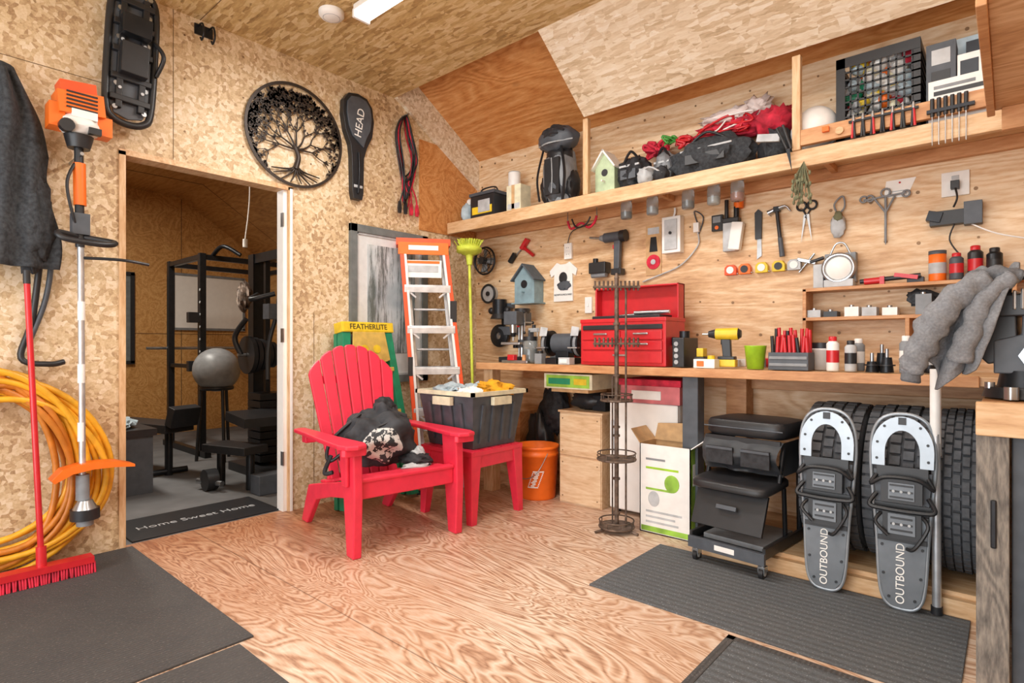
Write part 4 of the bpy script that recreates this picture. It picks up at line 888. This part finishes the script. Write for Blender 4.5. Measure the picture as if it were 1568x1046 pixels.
b=B('scissors'); x,z=-.885,1.79
b.torus((x-.025,w-.01,z+.09),(0,1,0),.024,.006,BLKM,18,6); b.torus((x+.03,w-.01,z+.09),(0,1,0),.024,.006,BLKM,18,6); b.plate([(-.004,0),(.012,.0),(.006,-.16)],(x-.01,w-.008,z+.04),(.95,0,.1),(.15,0,1),.003,STEEL); b.plate([(-.012,0),(.004,0),(-.006,-.16)],(x+.012,w-.012,z+.04),(.95,0,-.1),(-.15,0,1),.003,STEEL)
b.cyl((x-.02,w-.01,z+.07),(x+.01,w-.01,z+.02),.005,BLKM); b.cyl((x+.025,w-.01,z+.07),(x-.005,w-.01,z+.02),.005,BLKM); b.done()
b=B('dried_herb_bunch')
for i in range(60):
    a=R.uniform(0,2*PI); q=R.uniform(0,.05); z2=1.84+R.uniform(-.04,.11)
    b.tube([(-.80,3.18,2.02),(-.80+q*.6*math.cos(a),3.15+q*.4*math.sin(a),(2.0+z2)/2),(-.80+q*math.cos(a),3.14+q*.6*math.sin(a),z2)],.002,HERB,4,k=3)
    b.sph((-.80+q*math.cos(a),3.14+q*.6*math.sin(a),z2),(.007,.007,.012),HERB,4)
b.done()
b=B('seed_pouch'); b.sph((-.722,w-.022,1.74),(.038,.02,.065),LGR,12,.2,3,1); b.tube([(-.722,w-.02,1.80),(-.74,w-.02,1.86),(-.70,w-.02,1.90),(-.69,w-.02,1.84),(-.722,w-.02,1.80)],.005,GRY,6); b.sph((-.72,w-.035,1.79),(.022,.012,.03),HERB,8,.4,4,2); b.done()
b=B('antique_caliper'); x,z=-.50,1.84; b.cyl((x,w-.02,z-.20),(x,w-.02,z+.02),.006,GRY); b.cyl((x-.10,w-.02,z+.02),(x+.09,w-.02,z+.03),.005,GRY)
for dx in(-.10,-.07,.09): b.torus((x+dx,w-.02,z+.025),(0,1,0),.016,.005,GRY,14,6)
b.torus((x,w-.02,z+.045),(0,1,0),.02,.005,GRY,14,6); b.cyl((x-.05,w-.02,z+.02),(x,w-.02,z-.06),.005,GRY); b.cyl((x+.04,w-.02,z+.02),(x,w-.02,z-.06),.005,GRY); b.cyl((x,w-.02,z-.2),(x,w-.02,z-.23),.007,GRY,.001); b.cyl((x,w,z),(x,w-.03,z),.004,GRY,n=6); b.done()
b=B('paper_note'); b.plate([(0,0),(.10,-.02),(.15,.07),(.02,.085)],(-.51,w-.001,1.86),(1,0,.12),(-.12,0,1),.001,PLATE); b.cyl((-.44,w,1.93),(-.44,w-.006,1.93),.005,REDP,n=8); b.bx(-.49,-.42,w-.003,w-.002,1.885,1.89,LGR); b.done()
b=B('power_adapter'); b.bx(-.265,-.155,w-.012,w,1.82,1.94,WHT); b.box((-.21,w-.03,1.87),(.035,.035,.04),BLK); b.bx(-.225,-.195,w-.015,w-.012,1.90,1.92,LGR)
b.tube([(-.21,w-.04,1.86),(-.2,w-.06,1.80),(-.215,w-.04,1.76)],.005,BLK,6); b.box((-.21,w-.03,1.71),(.2,.05,.07),BLK); b.box((-.29,w-.035,1.72),(.06,.06,.05),BLKM,(0,.3,0)); b.box((-.14,w-.035,1.72),(.07,.06,.11),DGR)
b.tube([(-.21,w-.04,1.68),(-.23,w-.05,1.6),(-.19,w-.05,1.52)],.004,BLK,6); b.tube([(-.15,w-.04,1.67),(-.05,w-.1,1.60),(.1,w-.1,1.55)],.004,WHT,6); b.done(.005)
for i,(x,c) in enumerate([(-1.31,ORGR),(-1.225,ORG),(-1.125,YEL),(-1.03,YEL),(-.945,LGR)]):
    b=B('tape_measure'); z=1.545; b.plate([(-.036,0),(.036,0),(.036,.04),(.02,.062),(-.02,.062),(-.036,.045)],(x,w,z-.03),(1,0,0),(0,0,1),.035,c); b.cyl((x,w-.035,z),(x,w-.04,z),.022,BLK if i%2 else WHT,n=20); b.box((x+.036,w-.02,z-.024),(.02,.02,.006),STEEL); b.done(.004)
b=B('multi_tool'); b.box((-.88,w-.02,1.56),(.10,.03,.02),STEEL,(0,.3,0)); b.cyl((-.92,w-.02,1.50),(-.84,w-.02,1.60),.006,STEEL); b.cyl((-.86,w-.03,1.55),(-.79,w-.03,1.57),.01,BLK); b.done(.002)
zs=1.394
b=B('round_lantern'); b.cyl((-.70,3.46,1.495),(-.70,3.50,1.495),.075,GRY,n=32); b.torus((-.70,3.46,1.495),(0,1,0),.072,.012,STEEL,32,8); b.lathe((-.70,3.46,1.495),(0,-1,0),[(.062,0),(.04,.015),(0,.02)],PLATE,28); b.bx(-.77,-.63,3.45,3.54,zs,zs+.04,LGR); b.box((-.70,3.52,1.50),(.15,.05,.16),GRY); b.tube([(-.75,3.50,1.57),(-.72,3.50,1.63),(-.68,3.50,1.63),(-.65,3.50,1.57)],.006,STEEL,6); b.box((-.80,3.49,1.46),(.05,.05,.13),LGR); b.done(.004)
b=B('red_caulk_gun'); b.cyl((-.60,3.46,zs+.02),(-.34,3.47,zs+.035),.012,BLK); b.cyl((-.58,3.46,zs+.018),(-.5,3.46,zs+.022),.017,REDP); b.box((-.5,3.46,zs+.02),(.02,.04,.04),REDP); b.box((-.40,3.465,zs+.035),(.10,.02,.02),REDP,(0,.2,0)); b.done()
can('orange_grease_tin',-.275,3.49,zs,.036,.15,ORG,DGR,False)
can('glue_bottle',-.20,3.47,zs,.028,.13,DGR,REDP); can('oil_bottle',-.13,3.49,zs,.03,.16,BLK,REDP); can('cleaner_bottle',-.06,3.47,zs,.03,.14,BLKM,BLK)
b=B('parts_tray'); b.bx(-.40,-.33,3.49,3.54,zs,zs+.03,DGR); b.bx(-.39,-.34,3.50,3.53,zs+.03,zs+.035,BLK); b.done(.003)
b=B('shelf_odds_and_ends')
for x,c,h in[(-.82,LGR,.04),(-.74,BLK,.03),(-.64,WHT,.05),(-.56,LGR,.045),(-.47,WHT,.04),(-.33,GRY,.10),(-.24,BLKM,.06),(-.15,DGR,.07)]:
    b.bx(x-.03,x+.035,3.45,3.53,1.234,1.234+h,c); b.cyl((x,3.47,1.234+h),(x,3.47,1.244+h),.012,STEEL)
b.sph((-.34,3.50,1.32),(.06,.04,.04),DCLOTH,10,.4,3,2)
b.done(.003)
for x,c in zip((-1.93,-1.74,-1.50,-1.34,-1.20),(BLKM,LGR,RUST,WHT,ORG)):
    b=B('hanging_mason_jar'); y=3.36; b.cyl((x,y,2.04),(x,y,2.064),.037,STEEL); b.lathe((x,y,1.92),(0,0,1),[(0,0),(.032,0),(.038,.008),(.038,.095),(.032,.115),(.032,.125)],GLASS,20); b.cyl((x,y,1.926),(x,y,1.965),.030,c); b.torus((x,y,2.04),(0,0,1),.035,.004,GRY,20,6); b.done()
# ---------------------------------------------------------------- shelf items
zt=2.092
b=B('car_battery'); b.bx(-3.34,-3.08,3.30,3.48,zt,zt+.20,BLK); b.bx(-3.35,-3.07,3.29,3.49,zt+.20,zt+.225,DGR); b.bx(-3.32,-3.10,3.296,3.30,zt+.05,zt+.11,YEL); b.bx(-3.25,-3.12,3.293,3.296,zt+.06,zt+.16,LGR); b.cyl((-3.29,3.39,zt+.225),(-3.29,3.39,zt+.245),.014,REDP); b.cyl((-3.13,3.39,zt+.225),(-3.13,3.39,zt+.245),.014,BLK); b.tube([(-3.31,3.38,zt+.22),(-3.28,3.38,zt+.27),(-3.14,3.38,zt+.27),(-3.11,3.38,zt+.22)],.007,BLK,6); b.done(.005)
b=B('plastic_rag_bag'); b.sph((-3.43,3.38,zt+.09),(.055,.09,.09),BLCL,10,.4,3,2,flat=-.088); b.sph((-3.43,3.38,zt+.18),(.025,.03,.04),WHT,8,.4,3,2); b.done()
b=B('paper_rolls'); b.cyl((-2.985,3.44,zt),(-2.985,3.44,zt+.36),.05,WHT,n=20); b.torus((-2.985,3.44,zt+.36),(0,0,1),.04,.01,LGR); b.cyl((-2.985,3.44,zt+.12),(-2.985,3.44,zt+.2),.0505,BLCL,n=20,cap=False); b.done()
b=B('small_carton'); b.bx(-2.90,-2.76,3.25,3.37,zt,zt+.20,CREAM); b.bx(-2.85,-2.82,3.248,3.25,zt,zt+.20,CARD); b.bx(-2.89,-2.77,3.248,3.25,zt+.02,zt+.06,LGR); b.done(.002)
b=B('hiking_backpack',TR(-2.48,3.37,zt)); b.sph((0,0,.22),(.135,.105,.23),GRY,18,.15,2.5,1,flat=-.218); b.box((.0,-.10,.20),(.13,.02,.26),BLK); b.sph((-.11,0,.14),(.05,.07,.11),BLK,12,.2,3,3); b.sph((.11,0,.14),(.05,.07,.11),BLK,12,.2,3,5); b.sph((0,-.045,.12),(.085,.07,.09),DGR,14,.15,3,2)
b.sph((.0,-.02,.48),(.165,.115,.095),DGR,18,.1,3,4); b.sph((0,-.05,.50),(.13,.09,.07),BLKCL,14,.2,3,6); b.sph((0,0,.36),(.11,.09,.09),BLK,12,.2,3,7)
b.tube([(-.15,-.06,.45),(0,-.14,.43),(.15,-.06,.45)],.006,LGR,6); b.tube([(.08,-.1,.4),(.13,-.13,.2),(.12,-.14,.0)],.010,BLK,6); b.tube([(-.08,-.1,.40),(-.12,-.12,.2),(-.1,-.12,.03)],.008,BLK,6)
b.tube([(0,-.11,.33),(.01,-.115,.2),(0,-.11,.08)],.004,LGR,6); b.done(.003)
birdhouse('birdhouse',-2.06,3.42,zt+.014,.15,.30,.12,MINT,WHT,WHT).done(.002)
def bag(name,x,y,rx,ry,rz_,m,seed,extra=None):
    b=B(name); b.sph((x,y,zt+rz_*.95),(rx,ry,rz_),m,16,.35,2.5,seed,flat=-rz_*.945); b.tube([(x-rx*.5,y-ry*.5,zt+rz_*1.6),(x,y-ry*.6,zt+rz_*2.1),(x+rx*.5,y-ry*.5,zt+rz_*1.6)],.009,BLK,6); b.box((x,y-ry*.93,zt+rz_*.8),(rx*1.0,.012,rz_*.5),extra or DGR); b.box((x,y-ry*.8,zt+rz_*1.3),(rx*1.3,.012,.012),LGR); b.done(.003)
bag('tool_bag',-1.87,3.38,.11,.11,.12,BLKCL,2)
bag('duffel_bag',-1.36,3.37,.24,.11,.12,DCLOTH,5,BLK)
bag('shoulder_bag',-1.68,3.43,.08,.08,.12,GRY,8,BLK)
b=B('camera_pouch'); b.sph((-1.75,3.29,zt+.06),(.055,.05,.06),LGR,12,.3,3,3,flat=-.058); b.sph((-1.64,3.28,zt+.05),(.05,.04,.05),BLKCL,12,.3,3,6,flat=-.048); b.tube([(-1.79,3.27,zt+.08),(-1.7,3.24,zt+.10),(-1.62,3.25,zt+.05)],.006,LGR,6); b.done()
def tangle(b,cx,cy_,cz_,rx,ry,rz_,m,n_,r):
    for i in range(n_):
        pts=[(cx+R.uniform(-1,1)*rx,cy_+R.uniform(-1,1)*ry,cz_+R.uniform(-1,1)*rz_) for _ in range(7)]
        b.tube(pts,r,m,6,closed=True,k=5)
b=B('red_rope_tangle'); tangle(b,-1.76,3.47,zt+.28,.09,.05,.05,REDC,6,.010); tangle(b,-1.66,3.47,zt+.32,.05,.04,.03,FOIL,3,.008); tangle(b,-1.58,3.48,zt+.29,.06,.04,.04,REDP,3,.010); b.done()
b=B('red_sleeping_bag'); b.sph((-1.25,3.48,zt+.30),(.25,.075,.06),REDC,16,.6,5,5); b.sph((-1.28,3.47,zt+.36),(.17,.07,.05),WRAP,14,.7,4,7); b.sph((-1.12,3.47,zt+.38),(.08,.06,.06),WRAP,12,.7,4,4)
tangle(b,-1.3,3.42,zt+.30,.18,.04,.05,REDP,4,.007); tangle(b,-1.25,3.42,zt+.31,.14,.04,.04,WHT,2,.005)
b.done()
b=B('red_life_vest'); b.sph((-1.0,3.38,zt+.24),(.10,.10,.08),REDC,12,.5,4,9); b.sph((-.97,3.38,zt+.10),(.07,.10,.10),DCLOTH,12,.4,3,3,flat=-.098); b.box((-1.0,3.27,zt+.12),(.12,.02,.04),LGR,(0,.2,0)); b.sph((-1.04,3.42,zt+.1),(.06,.07,.1),BLKCL,10,.4,3,8,flat=-.098); b.done()
b=B('white_helmet'); b.lathe((-.79,3.36,zt+.13),(.3,-.9,.3),[(.105,-.06),(.112,0),(.105,.06),(.08,.105),(.04,.125),(0,.13)],WHT,24); b.torus((-.79,3.36,zt+.13),(.3,-.9,.3),.108,.01,LGR); b.sph((-.79,3.37,zt+.13),(.095,.05,.095),BLK,10); b.done()
b=B('milk_crate'); x0,x1,y0,y1,z0,z1=-.67,-.32,3.26,3.54,zt+.02,zt+.43
for z in(z0,z1-.03): 
    b.bx(x0,x1,y0,y0+.012,z-.0,z+.03,BLK); b.bx(x0,x1,y1-.012,y1,z,z+.03,BLK); b.bx(x0,x0+.012,y0,y1,z,z+.03,BLK); b.bx(x1-.012,x1,y0,y1,z,z+.03,BLK)
b.bx(x0,x1,y0,y1,z0-.02,z0,BLK)
for xx in(x0,x1-.03):
    for yy in(y0,y1-.02): b.bx(xx,xx+.03,yy,yy+.02,z0,z1,BLK)
n=11
for i in range(1,n):
    x=x0+(x1-x0)*i/n; b.bx(x-.004,x+.004,y0,y0+.008,z0,z1,BLK); b.bx(x-.004,x+.004,y1-.008,y1,z0,z1,BLK)
for i in range(1,11):
    z=z0+(z1-z0)*i/11; b.bx(x0,x1,y0,y0+.008,z-.004,z+.004,BLK); b.bx(x0,x0+.008,y0,y1,z-.004,z+.004,BLK); b.bx(x1-.008,x1,y0,y1,z-.004,z+.004,BLK); b.bx(x0,x1,y1-.008,y1,z-.004,z+.004,BLK)
for i in range(1,10): y=y0+(y1-y0)*i/10; b.bx(x0,x0+.008,y-.004,y+.004,z0,z1,BLK)
b.bx(x0,x1,y0-.002,y0,z0,z0+.09,BLK); b.bx(x0,x1,y0-.002,y0,z1-.05,z1,BLK); b.bx(x0,x0+.04,y0-.002,y0,z0,z1,BLK)
cols=[YEL,GRN,WHT,ORG,LGR,REDC,BLCL,CREAM,WHT,LGR]
for i in range(60):
    x=R.uniform(x0+.05,x1-.05);y=R.uniform(y0+.04,y0+.12);z=R.uniform(z0+.10,z1-.02); b.sph((x,y,z),(R.uniform(.025,.045),.03,R.uniform(.025,.045)),R.choice(cols),7,.3,3,i)
mc=b.done()
textm(mc,'44',(-.62,3.2565,zt+.10),(1,0,0),(0,0,1),.05,LGR)
b=B('shelf_pantry_boxes')
b.bx(-.30,-.19,3.27,3.40,zt,zt+.38,DGR); b.bx(-.28,-.21,3.268,3.27,zt+.28,zt+.35,LGR); b.bx(-.28,-.21,3.268,3.27,zt+.20,zt+.25,BLK); b.bx(-.185,-.10,3.27,3.38,zt,zt+.30,WHT); b.bx(-.175,-.11,3.268,3.27,zt+.20,zt+.27,BLKM); b.bx(-.29,-.07,3.25,3.268,zt,zt+.20,WHT); b.bx(-.27,-.09,3.248,3.25,zt+.13,zt+.15,BLK); b.bx(-.27,-.12,3.248,3.25,zt+.16,zt+.175,GRY); b.cyl((-.05,3.34,zt),(-.05,3.34,zt+.30),.04,WHT); b.cyl((-.05,3.34,zt+.30),(-.05,3.34,zt+.35),.02,BLCL); b.bx(-.24,.1,3.43,3.56,zt,zt+.44,BLCL); b.bx(-.16,-.02,3.39,3.43,zt,zt+.40,BLKM)
b.done(.003)
b=B('hanging_hand_tools')
for i,x in enumerate([-.58,-.54,-.50,-.46,-.42,-.38,-.34]):
    z=2.15; b.cyl((x-.006,3.185,z-.06),(x,3.185,z+.03),.006,[REDP,BLK,BLK,BLKM][i%4],n=8); b.cyl((x+.006,3.185,z-.06),(x,3.185,z+.03),.006,[BLK,BLK,REDP,BLKM][i%4],n=8); b.cyl((x,3.185,z+.02),(x,3.185,z+.05),.009,STEEL,.004,n=8)
for i in range(6):
    x=-.27+i*.024; b.cyl((x,3.185,2.11),(x,3.185,2.19),.008,BLK,n=8); b.cyl((x,3.185,2.11),(x,3.185,1.98),.0025,STEEL,n=6)
b.bx(-.29,-.12,3.175,3.195,2.125,2.14,BLKM); b.bx(-.60,-.32,3.18,3.195,2.165,2.175,BLKM)
b.box((-.70,3.18,2.16),(.03,.02,.025),ORG); b.cyl((-.64,3.18,2.14),(-.64,3.195,2.14),.018,WOOD); b.done()
b=B('garden_shears'); b.cyl((-.90,3.175,2.23),(-.86,3.175,2.10),.007,BLK); b.cyl((-.93,3.175,2.22),(-.88,3.175,2.10),.007,BLK); b.plate([(0,0),(.02,0),(.03,-.12)],(-.885,3.175,2.10),(1,0,0),(0,0,1),.004,BLKM); b.done()
# ---------------------------------------------------------------- vise + sweater
b=B('bench_vise',TR(.035,2.56,.906,-.12))
b.cyl((0,0,0),(0,0,.035),.115,BLK,.105,n=28); b.cyl((0,0,.035),(0,0,.09),.075,BLKM,.065,n=24)
for a in(-2.6,-.9,.6,2.2): b.cyl((.1*math.cos(a),.1*math.sin(a),.03),(.1*math.cos(a),.1*math.sin(a),.05),.016,STEEL,n=6)
b.plate([(-.075,.08),(.10,.08),(.17,.13),(.20,.22),(.20,.27),(.10,.28),(.07,.34),(.0,.35),(-.005,.21),(-.075,.19)],(0,.06,0),(1,0,0),(0,0,1),.12,DGR)
b.plate([(-.015,.20),(-.02,.35),(-.085,.345),(-.12,.28),(-.125,.15),(-.09,.11),(-.06,.12),(-.06,.19)],(0,.055,0),(1,0,0),(0,0,1),.11,BLK)
b.bx(-.004,.006,-.085,.085,.29,.36,STEEL); b.bx(-.024,-.014,-.085,.085,.29,.355,STEEL)
b.plate([(-.09,.27),(.075,.27),(.075,.345),(-.09,.34)],(0,.08,0),(1,0,0),(0,0,1),.16,BLK)
b.cyl((-.12,0,.15),(-.17,0,.15),.028,BLKM,.024); b.cyl((-.17,0,.15),(-.19,0,.15),.034,STEEL)
b.cyl((.02,-.065,.14),(.02,-.08,.14),.03,STEEL,n=6); b.cyl((.10,-.062,.18),(.10,-.07,.18),.02,LGR)
b.tube([(-.05,-.02,.345),(-.03,-.03,.40),(.06,-.03,.40),(.085,-.02,.345)],.016,BLK,8)
b.cyl((-.02,-.13,.0),(-.02,-.13,.04),.022,STEEL,n=6); b.cyl((.045,-.15,.0),(.045,-.15,.05),.016,STEEL); b.cyl((.045,-.15,.05),(.045,-.15,.062),.03,STEEL)
b.done(.010,seg=3)
b=B('grey_sweater')
def lerp(a,b_,t): return a+(b_-a)*t
def hemz(u): return .985+.035*math.sin(u*7+.8)-.03*math.sin(u*15)
def sf(u,v):
    # bunched on the jaw, fanning out into vertical folds
    tx=lerp(-.115,.02,u); bx_=lerp(-.29,-.085,u); k=v**.75
    ph=u*17+.8*math.sin(v*3)
    amp=.008+.030*v
    x=lerp(tx,bx_,k)+amp*.5*math.cos(ph)
    z=lerp(1.295+.015*math.sin(u*8),hemz(u),v)+.012*noise.noise(V((u*5,v*6,4)))
    y=2.445-.035*math.sin(PI*min(1,v*1.1))+.04*(1-u)+amp*math.sin(ph)+.03*noise.noise(V((u*3.5,v*4,0)))
    return (x,y,z)
b.grid(sf,80,50,CLOTH)
def sb(u,v):
    tx=lerp(-.115,.02,u); bx_=lerp(-.28,-.11,u)
    return (lerp(tx,bx_,v**.8),2.60+.04*(1-u)+.02*math.sin(u*12+v*3),lerp(1.295+.015*math.sin(u*8),1.03,v))
b.grid(sb,30,24,CLOTH)
def stp(u,v):
    p=V(sf(u,0)); q=V(sb(u,0)); r=p.lerp(q,v); r.z+=.03*math.sin(PI*v)+.012*math.sin(u*11+v*9); return r
b.grid(stp,40,16,CLOTH)
# sleeve and bunched folds
b.tube([(-.06,2.43,1.30),(-.14,2.41,1.24),(-.20,2.40,1.15),(-.245,2.41,1.05),(-.262,2.42,.985)],lambda t:.030+.012*math.sin(PI*t),CLOTH,14,k=8,nz=.35)
b.tube([(-.262,2.42,.99),(-.268,2.42,.955)],lambda t:.027,CLOTHD,14,k=4,nz=.12)
b.tube([(.0,2.43,1.30),(-.06,2.415,1.24),(-.10,2.41,1.14),(-.13,2.42,1.03)],lambda t:.022+.010*t,CLOTH,12,k=8,nz=.4)
b.tube([(-.11,2.46,1.30),(-.04,2.45,1.315),(.02,2.46,1.30)],.022,CLOTHD,12,k=8,nz=.4)
b.done(solid=.006)
# ---------------------------------------------------------------- gym
b=B('power_rack')
for x in(-6.8,-5.95):
    for y in(2.2,3.25): b.bx(x-.03,x+.03,y-.03,y+.03,0,1.98,BLKM)
for y in(2.2,3.25): b.bx(-6.8,-5.95,y-.025,y+.025,1.92,1.97,BLKM); b.bx(-6.95,-5.8,y-.03,y+.03,0,.06,BLKM); b.bx(-6.8,-5.95,y-.02,y+.02,.85,.89,BLKM)
for x in(-6.8,-5.95): b.bx(x-.025,x+.025,2.2,3.25,1.92,1.97,BLKM)
b.cyl((-6.9,2.0,1.05),(-6.9,3.45,1.05),.015,STEEL)
b.tube([(-5.95,2.3,1.97),(-5.75,2.32,2.04),(-5.6,2.42,1.95)],.02,BLKM)
for i in range(12): b.cyl((-5.92,2.168,.3+i*.12),(-5.92,2.172,.3+i*.12),.012,LGR,n=8)
b.box((-5.95,2.12,1.35),(.06,.1,.1),BLK); b.box((-5.95,2.12,.88),(.06,.1,.1),BLK)
b.done(.004)
b=B('cable_weight_machine',TR(-.1,-.28,0))
b.bx(-5.0,-4.9,2.55,2.65,0,1.88,BLKM); b.bx(-5.0,-4.4,2.56,2.64,1.80,1.88,BLKM); b.bx(-5.05,-4.2,2.4,2.8,0,.07,BLK)
for i in range(9): b.bx(-4.85,-4.62,2.48,2.72,.1+i*.065,.155+i*.065,BLKM)
for i in range(5): b.cyl((-4.75,2.42+.05*i,1.0),(-4.75,2.455+.05*i,1.0),.16-.012*i,BLK,n=28)
b.cyl((-4.75,2.35,1.0),(-4.75,2.8,1.0),.012,STEEL); b.bx(-4.77,-4.73,2.58,2.62,0.07,1.8,BLKM)
b.tube([(-4.5,2.6,1.8),(-4.45,2.55,1.4),(-4.5,2.5,1.1),(-4.42,2.45,.8)],.018,BLK); b.tube([(-4.7,2.4,1.3),(-4.8,2.35,1.15),(-4.75,2.38,1.0)],.022,BLK)
b.box((-4.45,2.4,.50),(.35,.4,.07),BLK,(0,.1,0)); b.box((-4.35,2.55,1.35),(.10,.3,.12),DGR); b.tube([(-4.6,2.45,1.5),(-4.5,2.35,1.45),(-4.4,2.5,1.5)],.02,BLK); b.sph((-4.85,2.45,1.50),(.07,.06,.12),RUST,10,.5,3,2)
b.done(.004)
b=B('low_pulley_seat'); b.box((-4.45,1.88,.30),(.45,.22,.06),BLK,(0,0,.3)); b.cyl((-4.6,1.84,0),(-4.6,1.84,.28),.03,BLKM); b.cyl((-4.3,1.93,0),(-4.3,1.93,.28),.03,BLKM); b.box((-4.12,1.98,.07),(.14,.2,.14),DGR); b.cyl((-4.5,1.68,.08),(-4.5,1.76,.08),.08,BLK); b.cyl((-4.62,1.68,.06),(-4.38,1.76,.06),.02,STEEL); b.done(.006)
b=B('exercise_ball'); b.sph((-5.65,2.22,.85),.205,BALL,18); b.torus((-5.65,2.22,.68),(0,0,1),.13,.02,BLK); 
for a in(0,2.1,4.2): b.cyl((-5.65+.13*math.cos(a),2.22+.13*math.sin(a),.68),(-5.65+.17*math.cos(a),2.22+.17*math.sin(a),-.0),.015,BLK)
b.done()
b=B('weight_bench'); b.box((-5.55,1.62,.40),(.8,.26,.07),BLK,(0,0,.3)); b.cyl((-5.85,1.54,0),(-5.80,1.54,.38),.03,BLKM); b.cyl((-5.3,1.7,0),(-5.3,1.7,.38),.03,BLKM); b.cyl((-5.85,1.40,.03),(-5.85,1.68,.03),.025,BLKM); b.cyl((-5.3,1.56,.03),(-5.3,1.84,.03),.025,BLKM); b.box((-5.12,1.75,.50),(.08,.24,.16),BLK,(0,.3,.3)); b.done(.004)
b=B('exercise_bike'); b.cyl((-6.7,1.12,.3),(-6.7,1.20,.3),.24,GRY,n=28); b.cyl((-7.1,1.12,.03),(-6.3,1.2,.03),.03,BLK); b.tube([(-6.7,1.16,.3),(-6.6,1.17,.8),(-6.65,1.17,1.15)],.03,BLK); b.tube([(-6.65,1.0,1.2),(-6.55,1.1,1.25),(-6.55,1.25,1.25),(-6.65,1.35,1.15)],.018,BLK); b.tube([(-6.7,1.16,.3),(-7.05,1.1,.6),(-7.1,1.1,.85)],.03,BLK); b.sph((-7.1,1.1,.88),(.14,.11,.04),BLK,10); b.tube([(-6.55,1.35,1.1),(-6.3,1.55,.95),(-6.2,1.6,.7),(-6.5,1.45,.35)],.018,BLK); b.done()
b=B('whiteboard'); b.bx(-7.795,-7.78,2.55,3.4,1.3,1.95,PLATE); 
for a in[(2.53,2.56,1.28,1.97),(3.39,3.42,1.28,1.97),(2.53,3.42,1.95,1.98),(2.53,3.42,1.27,1.30)]: b.bx(-7.795,-7.77,*a,GRY)
b.done()
b=B('framed_mirror'); b.bx(-7.795,-7.78,1.62,2.1,.9,1.9,FRAMEG)
for a in[(1.59,1.63,.87,1.93),(2.09,2.13,.87,1.93),(1.59,2.13,1.9,1.94),(1.59,2.13,.86,.9)]: b.bx(-7.795,-7.76,*a,BLK)
b.done()
b=B('hanging_pull_cord'); b.tube([(-5.0,2.22,2.93),(-5.0,2.24,2.4),(-5.0,2.2,2.0)],.006,WHT,6); b.cyl((-5.0,2.2,1.93),(-5.0,2.2,2.0),.02,WHT); b.done()
b=B('storage_stool'); b.bx(-5.15,-4.75,1.1,1.42,.0,.42,DGR); b.bx(-5.17,-4.73,1.08,1.44,.42,.47,BLK); b.sph((-4.95,1.26,.505),(.13,.10,.045),BLCL,10,.5,3,2,flat=-.034); b.done(.01)
# ---------------------------------------------------------------- lights, world, camera
def area(name,loc,rot,sx,sy,en,col):
    la=bpy.data.lights.new(name,'AREA'); la.shape='RECTANGLE'; la.size=sx; la.size_y=sy; la.energy=en; la.color=col
    lo=bpy.data.objects.new(name,la); lo.location=loc; lo.rotation_euler=rot; bpy.context.collection.objects.link(lo)
area('added_daylight_area',(-1.35,YF-.05,1.18),(math.radians(90),0,0),3.4,2.2,115,(.95,.98,1))  # added soft lamp in the unseen opening, standing in for daylight
area('gym_lamp',(-5.6,1.2,2.85),(0,0,0),1.2,.3,62,(1,.94,.84))
wd=bpy.data.worlds.new('World'); bpy.context.scene.world=wd; wd.use_nodes=True
wd.node_tree.nodes['Background'].inputs[0].default_value=(.85,.92,1,1); wd.node_tree.nodes['Background'].inputs[1].default_value=1.0
cam=bpy.data.cameras.new('Camera'); co=bpy.data.objects.new('Camera',cam); bpy.context.collection.objects.link(co)
co.location=(0,0,1.08); co.rotation_euler=(math.radians(90),0,math.radians(41.2)); cam.sensor_width=36; cam.lens=20.07; cam.shift_y=.0038; cam.clip_start=.05
bpy.context.scene.camera=co
bpy.context.scene.view_settings.view_transform='Standard'
